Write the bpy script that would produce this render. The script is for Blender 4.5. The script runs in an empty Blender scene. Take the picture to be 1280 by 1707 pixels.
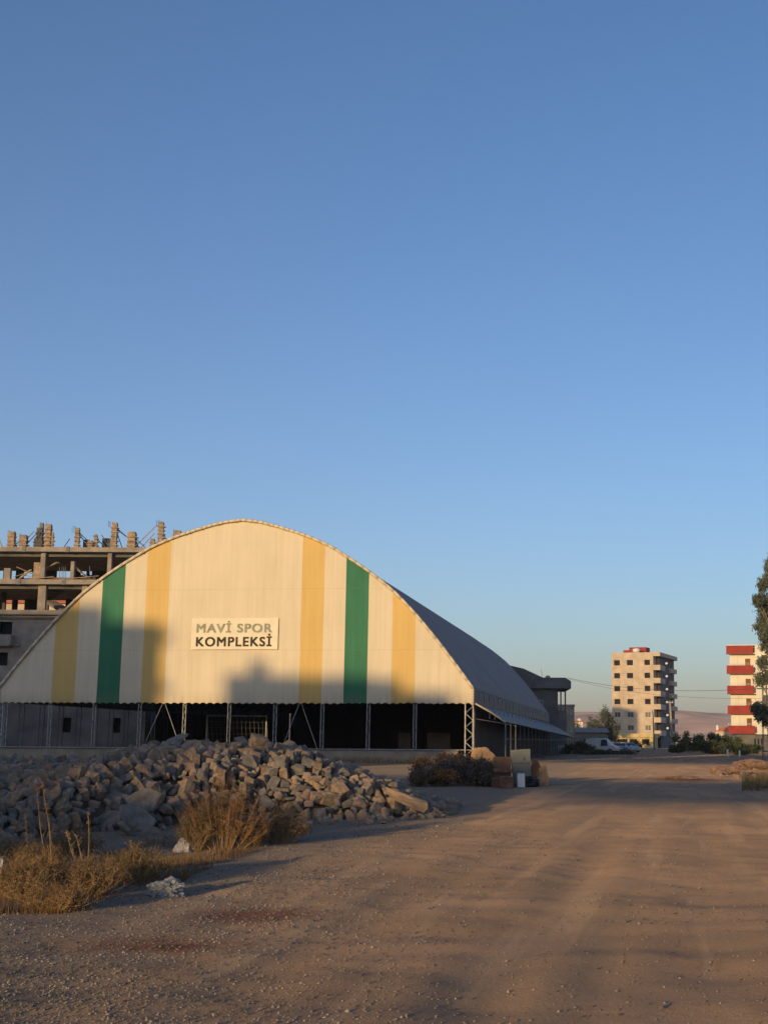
import bpy, bmesh, math, random
import numpy as np
from mathutils import Vector, Matrix, noise as mnoise
R = math.radians
scene = bpy.context.scene
COL = scene.collection
random.seed(7); RNG = np.random.default_rng(11)

# ------------------------------------------------------------------ camera, sky, sun, exposure
F = 2200.0; PX0 = 800.0; PY0 = 853.5; PITCH = math.atan(381/2200); ROLL = R(0.35)
SUN_EL = R(6.3); SUN_AZ = R(24.0)          # light travels towards +Y, turned SUN_AZ to +X
cam_d = bpy.data.cameras.new("camera"); cam = bpy.data.objects.new("camera", cam_d); COL.objects.link(cam)
cam_d.sensor_fit = 'VERTICAL'; cam_d.sensor_height = 36; cam_d.lens = 36*F/1707
cam_d.shift_x = -(PX0-640)/1707; cam_d.clip_start = 0.1; cam_d.clip_end = 20000
CM = Matrix.Rotation(R(90)+PITCH, 3, 'X') @ Matrix.Rotation(ROLL, 3, 'Z')
cam.matrix_world = Matrix.Translation((0, 0, 1.6)) @ CM.to_4x4()
scene.camera = cam

world = bpy.data.worlds.new("World"); scene.world = world; world.use_nodes = True
wn = world.node_tree; wn.nodes.clear()
sky = wn.nodes.new('ShaderNodeTexSky'); sky.sky_type = 'NISHITA'; sky.sun_disc = False
sky.sun_elevation = SUN_EL; sky.sun_rotation = math.pi + SUN_AZ
sky.air_density = 1.0; sky.dust_density = 1.6; sky.ozone_density = 3.8; sky.altitude = 400
bg = wn.nodes.new('ShaderNodeBackground'); bg.inputs[1].default_value = 0.15
wo = wn.nodes.new('ShaderNodeOutputWorld')
# whitish evening haze low in the sky, laid over the clear-air sky
stc = wn.nodes.new('ShaderNodeTexCoord'); ssp = wn.nodes.new('ShaderNodeSeparateXYZ'); wn.links.new(stc.outputs['Generated'], ssp.inputs[0])
def wm(op, a, c=None):
    x = wn.nodes.new('ShaderNodeMath'); x.operation = op
    for i_, v_ in enumerate((a, c)):
        if v_ is None: continue
        if isinstance(v_, (int, float)): x.inputs[i_].default_value = v_
        else: wn.links.new(v_, x.inputs[i_])
    return x.outputs[0]
hz_f = wm('EXPONENT', wm('MULTIPLY', wm('ABSOLUTE', ssp.outputs[2]), -4.4))
hz_c = wn.nodes.new('ShaderNodeVectorMath'); hz_c.operation = 'SCALE'; hz_c.inputs[0].default_value = (0.95, 0.44, 0.32); wn.links.new(hz_f, hz_c.inputs['Scale'])
hz_a = wn.nodes.new('ShaderNodeVectorMath'); hz_a.operation = 'ADD'; wn.links.new(sky.outputs[0], hz_a.inputs[0]); wn.links.new(hz_c.outputs[0], hz_a.inputs[1])
wn.links.new(hz_a.outputs[0], bg.inputs[0]); wn.links.new(bg.outputs[0], wo.inputs[0])

sd = bpy.data.lights.new("sun", 'SUN'); sun = bpy.data.objects.new("sun", sd); COL.objects.link(sun)
sd.energy = 2.8; sd.angle = R(0.55); sd.color = (1.0, 0.71, 0.34)
ld = Vector((math.sin(SUN_AZ)*math.cos(SUN_EL), math.cos(SUN_AZ)*math.cos(SUN_EL), -math.sin(SUN_EL)))
sun.rotation_euler = ld.to_track_quat('-Z', 'Y').to_euler(); sun.location = (-60, -120, 40)
scene.view_settings.view_transform = 'Standard'; scene.view_settings.look = 'None'
scene.view_settings.exposure = 0.45; scene.view_settings.gamma = 1
scene.cycles.max_bounces = 5; scene.cycles.volume_bounces = 0

# ------------------------------------------------------------------ helpers
def at(px, py, Y):
    """world point at depth Y seen at a pixel of the 1280x1707 photograph"""
    d = CM @ Vector(((px-PX0)/F, (PY0-py)/F, -1)); k = Y/d.y
    return Vector((d.x*k, Y, 1.6+d.z*k))
def nz(x, y, s=1.0, seed=0.0):
    return mnoise.noise(Vector((x*s, y*s, seed)))

def new_mat(name, col, rough=0.85, var=0.15, scale=3.0, bump=0.0, bscale=40.0, col2=None, metal=0.0, spec=0.3):
    m = bpy.data.materials.new(name); m.use_nodes = True; nt = m.node_tree; N = nt.nodes; L = nt.links
    b = N['Principled BSDF']; b.inputs['Roughness'].default_value = rough; b.inputs['Metallic'].default_value = metal
    b.inputs['Specular IOR Level'].default_value = spec
    if rough > 0.8: b.inputs['Diffuse Roughness'].default_value = 0.8
    tc = N.new('ShaderNodeTexCoord')
    n1 = N.new('ShaderNodeTexNoise'); n1.inputs['Scale'].default_value = scale; n1.inputs['Detail'].default_value = 6
    L.new(tc.outputs['Object'], n1.inputs['Vector'])
    cr = N.new('ShaderNodeValToRGB'); e = cr.color_ramp.elements
    c2 = col2 or tuple(c*(1-var*1.6) for c in col); c1 = tuple(min(1, c*(1+var)) for c in col)
    e[0].position = 0.32; e[0].color = (*c2, 1); e[1].position = 0.68; e[1].color = (*c1, 1)
    L.new(n1.outputs[0], cr.inputs[0]); L.new(cr.outputs[0], b.inputs['Base Color'])
    if bump > 0:
        n2 = N.new('ShaderNodeTexNoise'); n2.inputs['Scale'].default_value = bscale; n2.inputs['Detail'].default_value = 8
        L.new(tc.outputs['Object'], n2.inputs['Vector'])
        bp = N.new('ShaderNodeBump'); bp.inputs['Strength'].default_value = 1; bp.inputs['Distance'].default_value = bump
        L.new(n2.outputs[0], bp.inputs['Height']); L.new(bp.outputs[0], b.inputs['Normal'])
    return m

class MB:
    def __init__(s): s.v = []; s.f = []; s.m = []
    def add(s, vs, fs, mi=0):
        o = len(s.v); s.v += [tuple(v) for v in vs]; s.f += [tuple(i+o for i in f) for f in fs]; s.m += [mi]*len(fs); return s
    def box(s, x0, x1, y0, y1, z0, z1, mi=0): return s.fbox((0, 0, 0), (1, 0), (0, 1), x0, x1, y0, y1, z0, z1, mi)
    def fbox(s, o, u, w, a0, a1, b0, b1, z0, z1, mi=0):
        """box in a turned frame: origin o, horizontal axes u and w"""
        P = []
        for z in (z0, z1):
            for a, b in ((a0, b0), (a1, b0), (a1, b1), (a0, b1)):
                P.append((o[0]+u[0]*a+w[0]*b, o[1]+u[1]*a+w[1]*b, o[2]+z))
        fs = [(0, 3, 2, 1), (4, 5, 6, 7), (0, 1, 5, 4), (1, 2, 6, 5), (2, 3, 7, 6), (3, 0, 4, 7)]
        if u[0]*w[1]-u[1]*w[0] < 0: fs = [f[::-1] for f in fs]
        return s.add(P, fs, mi)
    def tube(s, p, q, r, n=6, r2=None, mi=0):
        p = Vector(p); q = Vector(q); d = q-p
        if d.length < 1e-6: return s
        d.normalize(); a = d.orthogonal().normalized(); b = d.cross(a); r2 = r if r2 is None else r2
        vs = []
        for c, rr in ((p, r), (q, r2)):
            for i in range(n):
                t = 2*math.pi*i/n; vs.append(c+(a*math.cos(t)+b*math.sin(t))*rr)
        fs = [(i, (i+1) % n, n+(i+1) % n, n+i) for i in range(n)]+[tuple(range(n))[::-1], tuple(range(n, 2*n))]
        return s.add(vs, fs, mi)
    def path(s, pts, r, n=6, mi=0):
        for a, b in zip(pts, pts[1:]): s.tube(a, b, r, n, mi=mi)
        return s
    def beam(s, p, q, w, h, mi=0):
        """plank or squared bar from p to q"""
        p = Vector(p); q = Vector(q); d = (q-p).normalized(); a = d.cross(Vector((0, 0, 1)))
        a = a.normalized() if a.length > 1e-3 else Vector((1, 0, 0)); b = a.cross(d)
        vs = [c+a*sx*w/2+b*sy*h/2 for c in (p, q) for sx, sy in ((-1, -1), (1, -1), (1, 1), (-1, 1))]
        return s.add(vs, [(0, 3, 2, 1), (4, 5, 6, 7), (0, 1, 5, 4), (1, 2, 6, 5), (2, 3, 7, 6), (3, 0, 4, 7)], mi)
    def lathe(s, c, prof, n=14, mi=0, axis=None):
        """prof: (radius, height) rings around the vertical through c"""
        vs = []; fs = []
        for r, z in prof:
            for i in range(n):
                t = 2*math.pi*i/n; vs.append(Vector((r*math.cos(t), r*math.sin(t), z)))
        if axis is not None:
            q = Vector((0, 0, 1)).rotation_difference(Vector(axis)); vs = [q @ v for v in vs]
        vs = [v+Vector(c) for v in vs]
        for k in range(len(prof)-1):
            for i in range(n): j = (i+1) % n; fs.append((k*n+i, k*n+j, (k+1)*n+j, (k+1)*n+i))
        fs += [tuple(range(n))[::-1], tuple(range((len(prof)-1)*n, len(prof)*n))]
        return s.add(vs, fs, mi)
    def build(s, name, mats, parent=None, smooth=False):
        me = bpy.data.meshes.new(name)
        off = Vector((0, 0, 0)); p = parent
        while p is not None: off += p.location; p = p.parent
        me.from_pydata([(v[0]-off.x, v[1]-off.y, v[2]-off.z) for v in s.v], [], s.f); me.update()
        if not isinstance(mats, (list, tuple)): mats = [mats]
        for m in mats: me.materials.append(m)
        me.polygons.foreach_set('material_index', s.m)
        if smooth: me.polygons.foreach_set('use_smooth', [True]*len(s.f))
        o = bpy.data.objects.new(name, me); COL.objects.link(o)
        if parent is not None: o.parent = parent
        return o

def fast_mesh(name, verts, faces, mat, parent=None, mi=None, mats=None, smooth=False):
    """numpy arrays verts (n,3), faces (m,k) into one mesh object"""
    me = bpy.data.meshes.new(name); verts = np.asarray(verts, dtype=np.float32)
    if parent is not None: verts = verts-np.array(parent.location, dtype=np.float32)
    m, k = faces.shape
    me.vertices.add(len(verts)); me.vertices.foreach_set('co', verts.ravel())
    me.loops.add(m*k); me.loops.foreach_set('vertex_index', faces.astype(np.int32).ravel())
    me.polygons.add(m); me.polygons.foreach_set('loop_start', np.arange(0, m*k, k, dtype=np.int32))
    me.polygons.foreach_set('loop_total', np.full(m, k, dtype=np.int32))
    for x in (mats or [mat]): me.materials.append(x)
    if mi is not None: me.polygons.foreach_set('material_index', np.asarray(mi, dtype=np.int32))
    if smooth: me.polygons.foreach_set('use_smooth', np.ones(m, dtype=bool))
    me.update(calc_edges=True); me.validate()
    o = bpy.data.objects.new(name, me); COL.objects.link(o)
    if parent is not None: o.parent = parent
    return o

def tag(o, label=None, cat=None, group=None, kind=None):
    if label: o['label'] = label
    if cat: o['category'] = cat
    if group: o['group'] = group
    if kind: o['kind'] = kind
    return o
def thing(name, label, cat, loc, group=None):
    o = bpy.data.objects.new(name, None); COL.objects.link(o); o.location = loc; o.empty_display_size = 0.3
    return tag(o, label, cat, group)
def pane(name, mb, mat, parent): return mb.build(name, mat, parent)

# ------------------------------------------------------------------ materials
M = {}
M['concrete'] = new_mat('concrete', (0.38, 0.32, 0.27), var=0.18, scale=0.9, bump=0.02, bscale=12)
M['concrete_dark'] = new_mat('raw_concrete', (0.17, 0.155, 0.15), var=0.2, scale=0.6, bump=0.02, bscale=9)
M['plaster'] = new_mat('old_plaster', (0.36, 0.29, 0.22), var=0.14, scale=1.3, bump=0.012, bscale=14)
M['timber'] = new_mat('form_timber', (0.42, 0.31, 0.22), var=0.25, scale=3, bump=0.01)
M['steel'] = new_mat('galvanised_steel', (0.42, 0.41, 0.40), rough=0.55, metal=0.3, var=0.2, scale=5)
M['dark_steel'] = new_mat('weathered_steel', (0.12, 0.12, 0.13), rough=0.6, metal=0.3, scale=5)
M['glass'] = new_mat('window_glass', (0.03, 0.026, 0.028), rough=0.45, var=0.2, spec=0.5)
M['dark'] = new_mat('dark_interior', (0.03, 0.028, 0.03), rough=0.9)
M['frame_white'] = new_mat('white_frame', (0.62, 0.60, 0.56), rough=0.5, var=0.08)
M['cream_wall'] = new_mat('cream_render', (0.62, 0.50, 0.38), var=0.10, scale=0.7, bump=0.008, bscale=10)
M['white_wall'] = new_mat('white_render', (0.78, 0.72, 0.62), var=0.06, scale=0.6, bump=0.006, bscale=10)
M['red_paint'] = new_mat('red_balcony_paint', (0.40, 0.062, 0.045), var=0.10, scale=1.0)
M['roof_tile'] = new_mat('clay_tile', (0.50, 0.15, 0.08), var=0.2, scale=2, bump=0.03, bscale=8)
M['yellow_wall'] = new_mat('yellow_render', (0.66, 0.52, 0.27), var=0.10, scale=0.8)
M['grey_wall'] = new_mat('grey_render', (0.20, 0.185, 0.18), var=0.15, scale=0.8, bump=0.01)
M['rust'] = new_mat('rusty_wood', (0.23, 0.11, 0.07), var=0.25, scale=4, bump=0.01)
M['white_paint'] = new_mat('white_paint', (0.72, 0.70, 0.67), rough=0.45, var=0.06)
M['black_rubber'] = new_mat('black_rubber', (0.02, 0.02, 0.02), rough=0.8)
M['bark'] = new_mat('bark', (0.19, 0.15, 0.11), var=0.25, scale=6, bump=0.02)
M['trash'] = new_mat('pale_plastic_film', (0.20, 0.205, 0.22), rough=0.45, var=0.15, scale=8)
M['white_trash'] = new_mat('white_plastic_film', (0.40, 0.36, 0.33), rough=0.5, var=0.12, scale=8)

def tarp_mat(name, col, streak=0.10, trans=0.0):
    m = bpy.data.materials.new(name); m.use_nodes = True; nt = m.node_tree; N = nt.nodes; L = nt.links
    b = N['Principled BSDF']; b.inputs['Roughness'].default_value = 0.62; b.inputs['Specular IOR Level'].default_value = 0.22
    tc = N.new('ShaderNodeTexCoord')
    mp = N.new('ShaderNodeMapping'); mp.inputs['Scale'].default_value = (2.2, 2.2, 0.10); L.new(tc.outputs['Object'], mp.inputs[0])
    n = N.new('ShaderNodeTexNoise'); n.inputs['Scale'].default_value = 2.0; n.inputs['Detail'].default_value = 5; L.new(mp.outputs[0], n.inputs['Vector'])
    n2 = N.new('ShaderNodeTexNoise'); n2.inputs['Scale'].default_value = 0.35; n2.inputs['Detail'].default_value = 4; L.new(tc.outputs['Object'], n2.inputs['Vector'])
    mx = N.new('ShaderNodeMath'); mx.operation = 'ADD'; L.new(n.outputs[0], mx.inputs[0]); L.new(n2.outputs[0], mx.inputs[1])
    cr = N.new('ShaderNodeValToRGB'); e = cr.color_ramp.elements; e[0].position = 0.75; e[1].position = 1.25
    cr.color_ramp.elements[1].position = 1.0; e[0].position = 0.35
    dv = N.new('ShaderNodeMath'); dv.operation = 'MULTIPLY'; dv.inputs[1].default_value = 0.62; L.new(mx.outputs[0], dv.inputs[0])
    e[0].color = (*[c*(1-streak*1.3) for c in col], 1); e[1].color = (*[min(1, c*(1+streak*0.5)) for c in col], 1)
    L.new(dv.outputs[0], cr.inputs[0])
    col_out = cr.outputs[0]
    if name != 'grey_roof_tarpaulin':
        sp = N.new('ShaderNodeSeparateXYZ'); L.new(tc.outputs['Object'], sp.inputs[0])
        def mm(op, a, c=None):
            x = N.new('ShaderNodeMath'); x.operation = op; x.use_clamp = op in ('SUBTRACT_C',)
            for i_, v_ in enumerate((a, c)):
                if v_ is None: continue
                if isinstance(v_, (int, float)): x.inputs[i_].default_value = v_
                else: L.new(v_, x.inputs[i_])
            return x.outputs[0]
        l1 = mm('LESS_THAN', mm('ABSOLUTE', mm('SUBTRACT', sp.outputs[2], 7.45)), 0.022); l2 = mm('LESS_THAN', mm('ABSOLUTE', mm('SUBTRACT', sp.outputs[2], 11.6)), 0.022)
        hem = mm('MAXIMUM', mm('MULTIPLY', mm('SUBTRACT', 4.75, sp.outputs[2]), 0.8), 0.0)
        ns = N.new('ShaderNodeTexNoise'); ns.inputs['Scale'].default_value = 1.3; ns.inputs['Detail'].default_value = 6; L.new(mp.outputs[0], ns.inputs['Vector'])
        dirt = mm('MINIMUM', mm('ADD', mm('MULTIPLY', mm('ADD', l1, l2), 0.16), mm('MULTIPLY', hem, mm('MULTIPLY', ns.outputs[0], 0.7))), 0.5)
        md = N.new('ShaderNodeMix'); md.data_type = 'RGBA'; L.new(dirt, md.inputs['Factor']); L.new(col_out, md.inputs['A']); md.inputs['B'].default_value = (0.22, 0.16, 0.11, 1); col_out = md.outputs['Result']
    L.new(col_out, b.inputs['Base Color'])
    bp = N.new('ShaderNodeBump'); bp.inputs['Distance'].default_value = 0.03; bp.inputs['Strength'].default_value = 0.6
    L.new(n.outputs[0], bp.inputs['Height']); L.new(bp.outputs[0], b.inputs['Normal'])
    if trans > 0:
        t = N.new('ShaderNodeBsdfTranslucent'); L.new(cr.outputs[0], t.inputs['Color']); ms = N.new('ShaderNodeMixShader'); ms.inputs[0].default_value = trans
        L.new(b.outputs[0], ms.inputs[1]); L.new(t.outputs[0], ms.inputs[2]); L.new(ms.outputs[0], N['Material Output'].inputs['Surface'])
    return m
M['tarp_cream'] = tarp_mat('cream_tarpaulin', (0.78, 0.65, 0.47), streak=0.13, trans=0.07)
M['tarp_yellow'] = tarp_mat('yellow_tarpaulin', (0.74, 0.49, 0.17), streak=0.13, trans=0.06)
M['tarp_green'] = tarp_mat('green_tarpaulin', (0.04, 0.20, 0.105), streak=0.24, trans=0.03)
M['tarp_roof'] = tarp_mat('grey_roof_tarpaulin', (0.43, 0.345, 0.30), streak=0.18, trans=0.10)
M['tarp_side'] = tarp_mat('dusty_side_tarpaulin', (0.20, 0.155, 0.13), streak=0.3)
M['tarp_grey'] = tarp_mat('grey_awning_tarpaulin', (0.36, 0.30, 0.27), streak=0.2)
M['net'] = new_mat('black_shade_net', (0.10, 0.085, 0.085), rough=0.95)
M['turf'] = new_mat('worn_turf', (0.07, 0.075, 0.05), rough=0.95)

def ground_mat():
    m = bpy.data.materials.new('dirt_ground'); m.use_nodes = True; nt = m.node_tree; N = nt.nodes; L = nt.links
    b = N['Principled BSDF']; b.inputs['Roughness'].default_value = 0.95; b.inputs['Specular IOR Level'].default_value = 0.1; b.inputs['Diffuse Roughness'].default_value = 1.0
    tc = N.new('ShaderNodeTexCoord'); P = tc.outputs['Object']
    def noise(scale, detail=5, vec=P, rough=0.55):
        n = N.new('ShaderNodeTexNoise'); n.inputs['Scale'].default_value = scale; n.inputs['Detail'].default_value = detail
        n.inputs['Roughness'].default_value = rough; L.new(vec, n.inputs['Vector']); return n.outputs[0]
    def ramp(inp, p0, p1, c0=(0, 0, 0, 1), c1=(1, 1, 1, 1)):
        r = N.new('ShaderNodeValToRGB'); e = r.color_ramp.elements; e[0].position = p0; e[1].position = p1; e[0].color = c0; e[1].color = c1
        L.new(inp, r.inputs[0]); return r.outputs[0]
    def mix(f, a, c, t='MIX'):
        x = N.new('ShaderNodeMix'); x.data_type = 'RGBA'; x.blend_type = t
        for inp, val in ((x.inputs['Factor'], f), (x.inputs['A'], a), (x.inputs['B'], c)):
            if isinstance(val, (float, int)): inp.default_value = val
            elif isinstance(val, tuple): inp.default_value = val
            else: L.new(val, inp)
        return x.outputs['Result']
    def math_(op, a, c=None):
        x = N.new('ShaderNodeMath'); x.operation = op
        for i, val in enumerate((a, c)):
            if val is None: continue
            if isinstance(val, (float, int)): x.inputs[i].default_value = val
            else: L.new(val, x.inputs[i])
        return x.outputs[0]
    # brown packed dirt, greyer gravel areas
    tan = (0.325, 0.21, 0.135, 1); brown = (0.245, 0.163, 0.108, 1); grey = (0.165, 0.135, 0.112, 1)
    base = mix(ramp(noise(0.35, 4), 0.40, 0.62), brown, tan)
    base = mix(math_('MULTIPLY', ramp(noise(1.4, 6, P, 0.65), 0.54, 0.66), 0.5), base, (0.15, 0.105, 0.078, 1))
    # wheel tracks: noise stretched along the road (road runs 6.5 degrees to +X)
    mp = N.new('ShaderNodeMapping'); mp.vector_type = 'TEXTURE'; mp.inputs['Rotation'].default_value = (0, 0, R(-9)); mp.inputs['Scale'].default_value = (1.0, 16, 1)
    L.new(P, mp.inputs[0])
    tr = noise(1.1, 5, mp.outputs[0], 0.6)
    base = mix(math_('MULTIPLY', ramp(tr, 0.48, 0.60), 0.62), base, (0.20, 0.145, 0.105, 1))
    tr2 = noise(2.1, 3, mp.outputs[0], 0.5)
    base = mix(math_('MULTIPLY', ramp(tr2, 0.54, 0.66), 0.42), base, (0.40, 0.275, 0.18, 1))
    # gravel belt towards the left verge
    sx = N.new('ShaderNodeSeparateXYZ'); L.new(P, sx.inputs[0])
    belt = math_('SUBTRACT', math_('MULTIPLY', sx.outputs[1], 0.13), sx.outputs[0])
    belt = math_('ADD', belt, math_('MULTIPLY', noise(0.5, 4), 3.0))
    beltm = ramp(math_('MULTIPLY', belt, 0.1), 0.50, 0.68)
    base = mix(math_('MULTIPLY', beltm, 0.75), base, grey)
    # stones of two sizes
    for sc, thr, cc, k in ((38.0, 0.17, (0.40, 0.34, 0.29, 1), 0.75), (85.0, 0.22, (0.33, 0.27, 0.22, 1), 0.6), (24.0, 0.13, (0.09, 0.075, 0.065, 1), 0.6)):
        v = N.new('ShaderNodeTexVoronoi'); v.inputs['Scale'].default_value = sc; v.inputs['Randomness'].default_value = 1; L.new(P, v.inputs['Vector'])
        st = ramp(v.outputs['Distance'], thr*0.6, thr, (1, 1, 1, 1), (0, 0, 0, 1))
        sel = ramp(v.outputs['Color'], 0.50, 0.60)
        amt = math_('MULTIPLY', math_('MULTIPLY', st, sel), math_('ADD', math_('MULTIPLY', beltm, 0.65*k), 0.42*k))
        base = mix(amt, base, cc)
    fine = noise(60, 6, P, 0.75)
    base = mix(1.0, base, ramp(fine, 0.25, 0.75, (0.62, 0.62, 0.62, 1), (1.30, 1.28, 1.25, 1)), 'MULTIPLY')
    # spilt red earth
    for (cx, cy, rx, ry, k) in ((-2.55, 10.9, 0.95, 0.55, 0.6), (-2.4, 10.75, 0.38, 0.25, 0.95), (-2.05, 12.6, 0.75, 0.7, 0.8), (8.9, 58, 2.2, 3.5, 0.9), (14.5, 64, 3.2, 6, 0.9)):
        a = N.new('ShaderNodeMapping'); a.inputs['Location'].default_value = (-cx/rx, -cy/ry, 0); a.inputs['Scale'].default_value = (1/rx, 1/ry, 0)
        L.new(P, a.inputs[0])
        ln = N.new('ShaderNodeVectorMath'); ln.operation = 'LENGTH'; L.new(a.outputs[0], ln.inputs[0])
        d = math_('ADD', ln.outputs['Value'], math_('MULTIPLY', noise(5, 5), 1.1))
        f = ramp(math_('MULTIPLY', d, 0.5), 0.45, 0.80, (k, k, k, 1), (0, 0, 0, 1))
        base = mix(f, base, (0.13, 0.052, 0.033, 1))
    L.new(base, b.inputs['Base Color'])
    h = math_('ADD', math_('MULTIPLY', noise(14, 6, P, 0.7), 0.05), math_('MULTIPLY', fine, 0.022))
    v = N.new('ShaderNodeTexVoronoi'); v.inputs['Scale'].default_value = 45; L.new(P, v.inputs['Vector'])
    h = math_('ADD', h, math_('MULTIPLY', ramp(v.outputs['Distance'], 0.05, 0.5, (1, 1, 1, 1), (0, 0, 0, 1)), 0.012))
    bp = N.new('ShaderNodeBump'); bp.inputs['Distance'].default_value = 0.3; bp.inputs['Strength'].default_value = 0.5
    L.new(h, bp.inputs['Height']); L.new(bp.outputs[0], b.inputs['Normal'])
    return m
M['ground'] = ground_mat()
M['stone'] = new_mat('broken_block', (0.33, 0.235, 0.165), var=0.22, scale=2.2, bump=0.02, bscale=16, rough=0.95)
M['stone_grey'] = new_mat('grey_broken_block', (0.22, 0.19, 0.165), var=0.22, scale=2.2, bump=0.02, bscale=16, rough=0.95)
M['stone_pink'] = new_mat('pinkish_broken_block', (0.31, 0.215, 0.17), var=0.2, scale=2.2, bump=0.02, bscale=16, rough=0.95)
M['pebble'] = new_mat('pebble', (0.30, 0.25, 0.21), var=0.3, scale=1.7, rough=0.9)
M['grass_dry'] = new_mat('dry_grass', (0.24, 0.13, 0.06), var=0.35, scale=1.5, rough=0.9)
M['grass_straw'] = new_mat('straw', (0.38, 0.25, 0.13), var=0.25, scale=2, rough=0.85)
M['grass_green'] = new_mat('weed_green', (0.095, 0.10, 0.038), var=0.3, scale=2, rough=0.85)
M['grass_rust'] = new_mat('rust_weed', (0.24, 0.095, 0.042), var=0.3, scale=2, rough=0.9)
M['hill'] = new_mat('bare_hill', (0.30, 0.19, 0.155), var=0.34, scale=0.008, rough=1, bump=3.0, bscale=0.02)

# ------------------------------------------------------------------ ground and hills
def gz(x, y):
    z = 0.16*min(1, max(0, (y-60)/25)) if y < 200 else 0.16
    d = math.hypot(x, y)
    k = min(1, 30/max(d, 1))
    z += k*(0.030*nz(x, y, 0.5, 1) + 0.018*nz(x, y, 1.7, 5))
    if 3 < y < 60:
        t = x*0.988-y*0.156+0.25*nz(y*0.4, 0, 0.3, 12)
        for c_, w_, d_ in ((-2.9, .30, .020), (-1.35, .28, .030), (0.1, .30, .026), (1.25, .22, .022), (2.7, .3, .028)):
            q = (t-c_)/w_
            if abs(q) < 4: z -= d_*(math.exp(-q*q)-0.55*math.exp(-(abs(q)-1.7)**2*2.2))*(0.6+nz(t, y, 0.35, 14))*k
    return z
def axis(lo, hi, step, grow, far_lo, far_hi):
    a = list(np.arange(lo, hi, step)); s = step; x = hi
    while x < far_hi: a.append(x); s *= grow; x += s
    s = step; x = lo-step; l = []
    while x > far_lo: l.append(x); s *= grow; x -= s
    return np.array(l[::-1]+a)
gx = axis(-11, 11, 0.10, 1.09, -9000, 9000); gy = axis(4.5, 26, 0.10, 1.05, -900, 9000)
NX, NY = len(gx), len(gy)
V = np.zeros((NY, NX, 3), dtype=np.float32)
for j, y in enumerate(gy):
    for i, x in enumerate(gx):
        z = gz(x, y)
        if abs(x) < 12 and 3 < y < 40: z += 0.006*nz(x, y, 7, 9)
        V[j, i] = (x, y, z)
idx = np.arange(NX*NY).reshape(NY, NX)
Fq = np.stack([idx[:-1, :-1], idx[:-1, 1:], idx[1:, 1:], idx[1:, :-1]], -1).reshape(-1, 4)
tag(fast_mesh('ground', V.reshape(-1, 3), Fq, M['ground'], smooth=True), kind='structure')

hv = []; hx = np.linspace(-2600, 3200, 240); hy = np.linspace(2500, 4200, 34)
for y in hy:
    for x in hx:
        t = (y-2500)/1700
        ridge = 74 + 28*nz(x, 3, 0.0016, 2) + 12*nz(x, 8, 0.006, 4) + 16*math.exp(-((x-470)/170)**2)
        h = ridge*math.sin(min(1, t*1.5)*math.pi/2)**1.3 + 7*nz(x, y, 0.008, 7)*min(1, t*4)+2.5*nz(x, y, 0.03, 3)*min(1, t*4)
        hv.append((x, y, h-3))
idx = np.arange(len(hv)).reshape(34, 240)
Fq = np.stack([idx[:-1, :-1], idx[:-1, 1:], idx[1:, 1:], idx[1:, :-1]], -1).reshape(-1, 4)
tag(fast_mesh('hills', hv, Fq, M['hill'], smooth=True), kind='structure')

# ------------------------------------------------------------------ sports hall
TH = R(6.6); FD = Vector((-math.cos(TH), math.sin(TH), 0)); SD = Vector((math.sin(TH), math.cos(TH), 0))
RC = Vector((at(788, 1237, 88).x, 88, 0)); HC = RC+FD*16.1      # front corner, front centre
def hp(s, t, z): return HC-FD*s+SD*t+Vector((0, 0, z))
def s_of(px):
    d = at(px, 1235, 100); # intersect the vertical plane of the front with the sight line in plan
    k = (HC.x*SD.x+HC.y*SD.y)/(d.x*SD.x+d.y*SD.y); p = Vector((d.x*k, d.y*k, 0))
    return -(p-HC).dot(FD), p.y
prof = []
for px, py in ((393, 867.5), (420, 870.5), (447, 877), (474, 885), (500, 893), (541, 910), (576, 931), (613, 955), (653, 986), (691, 1025), (725, 1065), (760, 1110), (788, 1148)):
    s, Y = s_of(px); z = at(px, py, Y).z; prof.append((max(s, 0) if px > 393 else 0.0, z))
SR = prof[-1][0]; ZE = prof[-1][1]; ks = 16.1/SR; prof = [(s*ks, z) for s, z in prof]
PS = np.array([p[0] for p in prof]); PZ = np.array([p[1] for p in prof])
LK = 16.75/16.1
def roof_z(s):
    return float(np.interp(abs(s) if s >= 0 else abs(s)/LK, PS, PZ))
ZB = at(640, 1175, 89.3).z; LEN = 79.0; BAY = 3.29
hall = thing('sports_hall', 'long arched tarpaulin sports hall with cream, yellow and green striped front', 'sports hall', (HC.x, HC.y, 0.1))
cols_px = [5, 79, 153, 229, 304, 379, 456, 535, 612, 690]
cols_s = [s_of(p)[0]*ks for p in cols_px]
stripes = [(82, 121, 1), (158, 196, 2), (232, 271, 1), (496, 534, 1), (571, 610, 2), (651, 690, 1)]
sb = [(s_of(a)[0]*ks, s_of(b)[0]*ks, k) for a, b, k in stripes]
brk = sorted({-16.75, 16.1, *[x for a, b, _ in sb for x in (a, b)]})
ss = []
for a, b in zip(brk, brk[1:]):
    n = max(1, round((b-a)/0.125)); ss += [a+(b-a)*i/n for i in range(n)]
ss.append(16.1)
joints = [s_of(p)[0]*ks for p in (50, 121, 158, 196, 232, 271, 308, 346, 382, 420, 458, 496, 534, 571, 610, 651, 690, 728)]
NZr = 34; mb = MB(); rows = []
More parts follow.
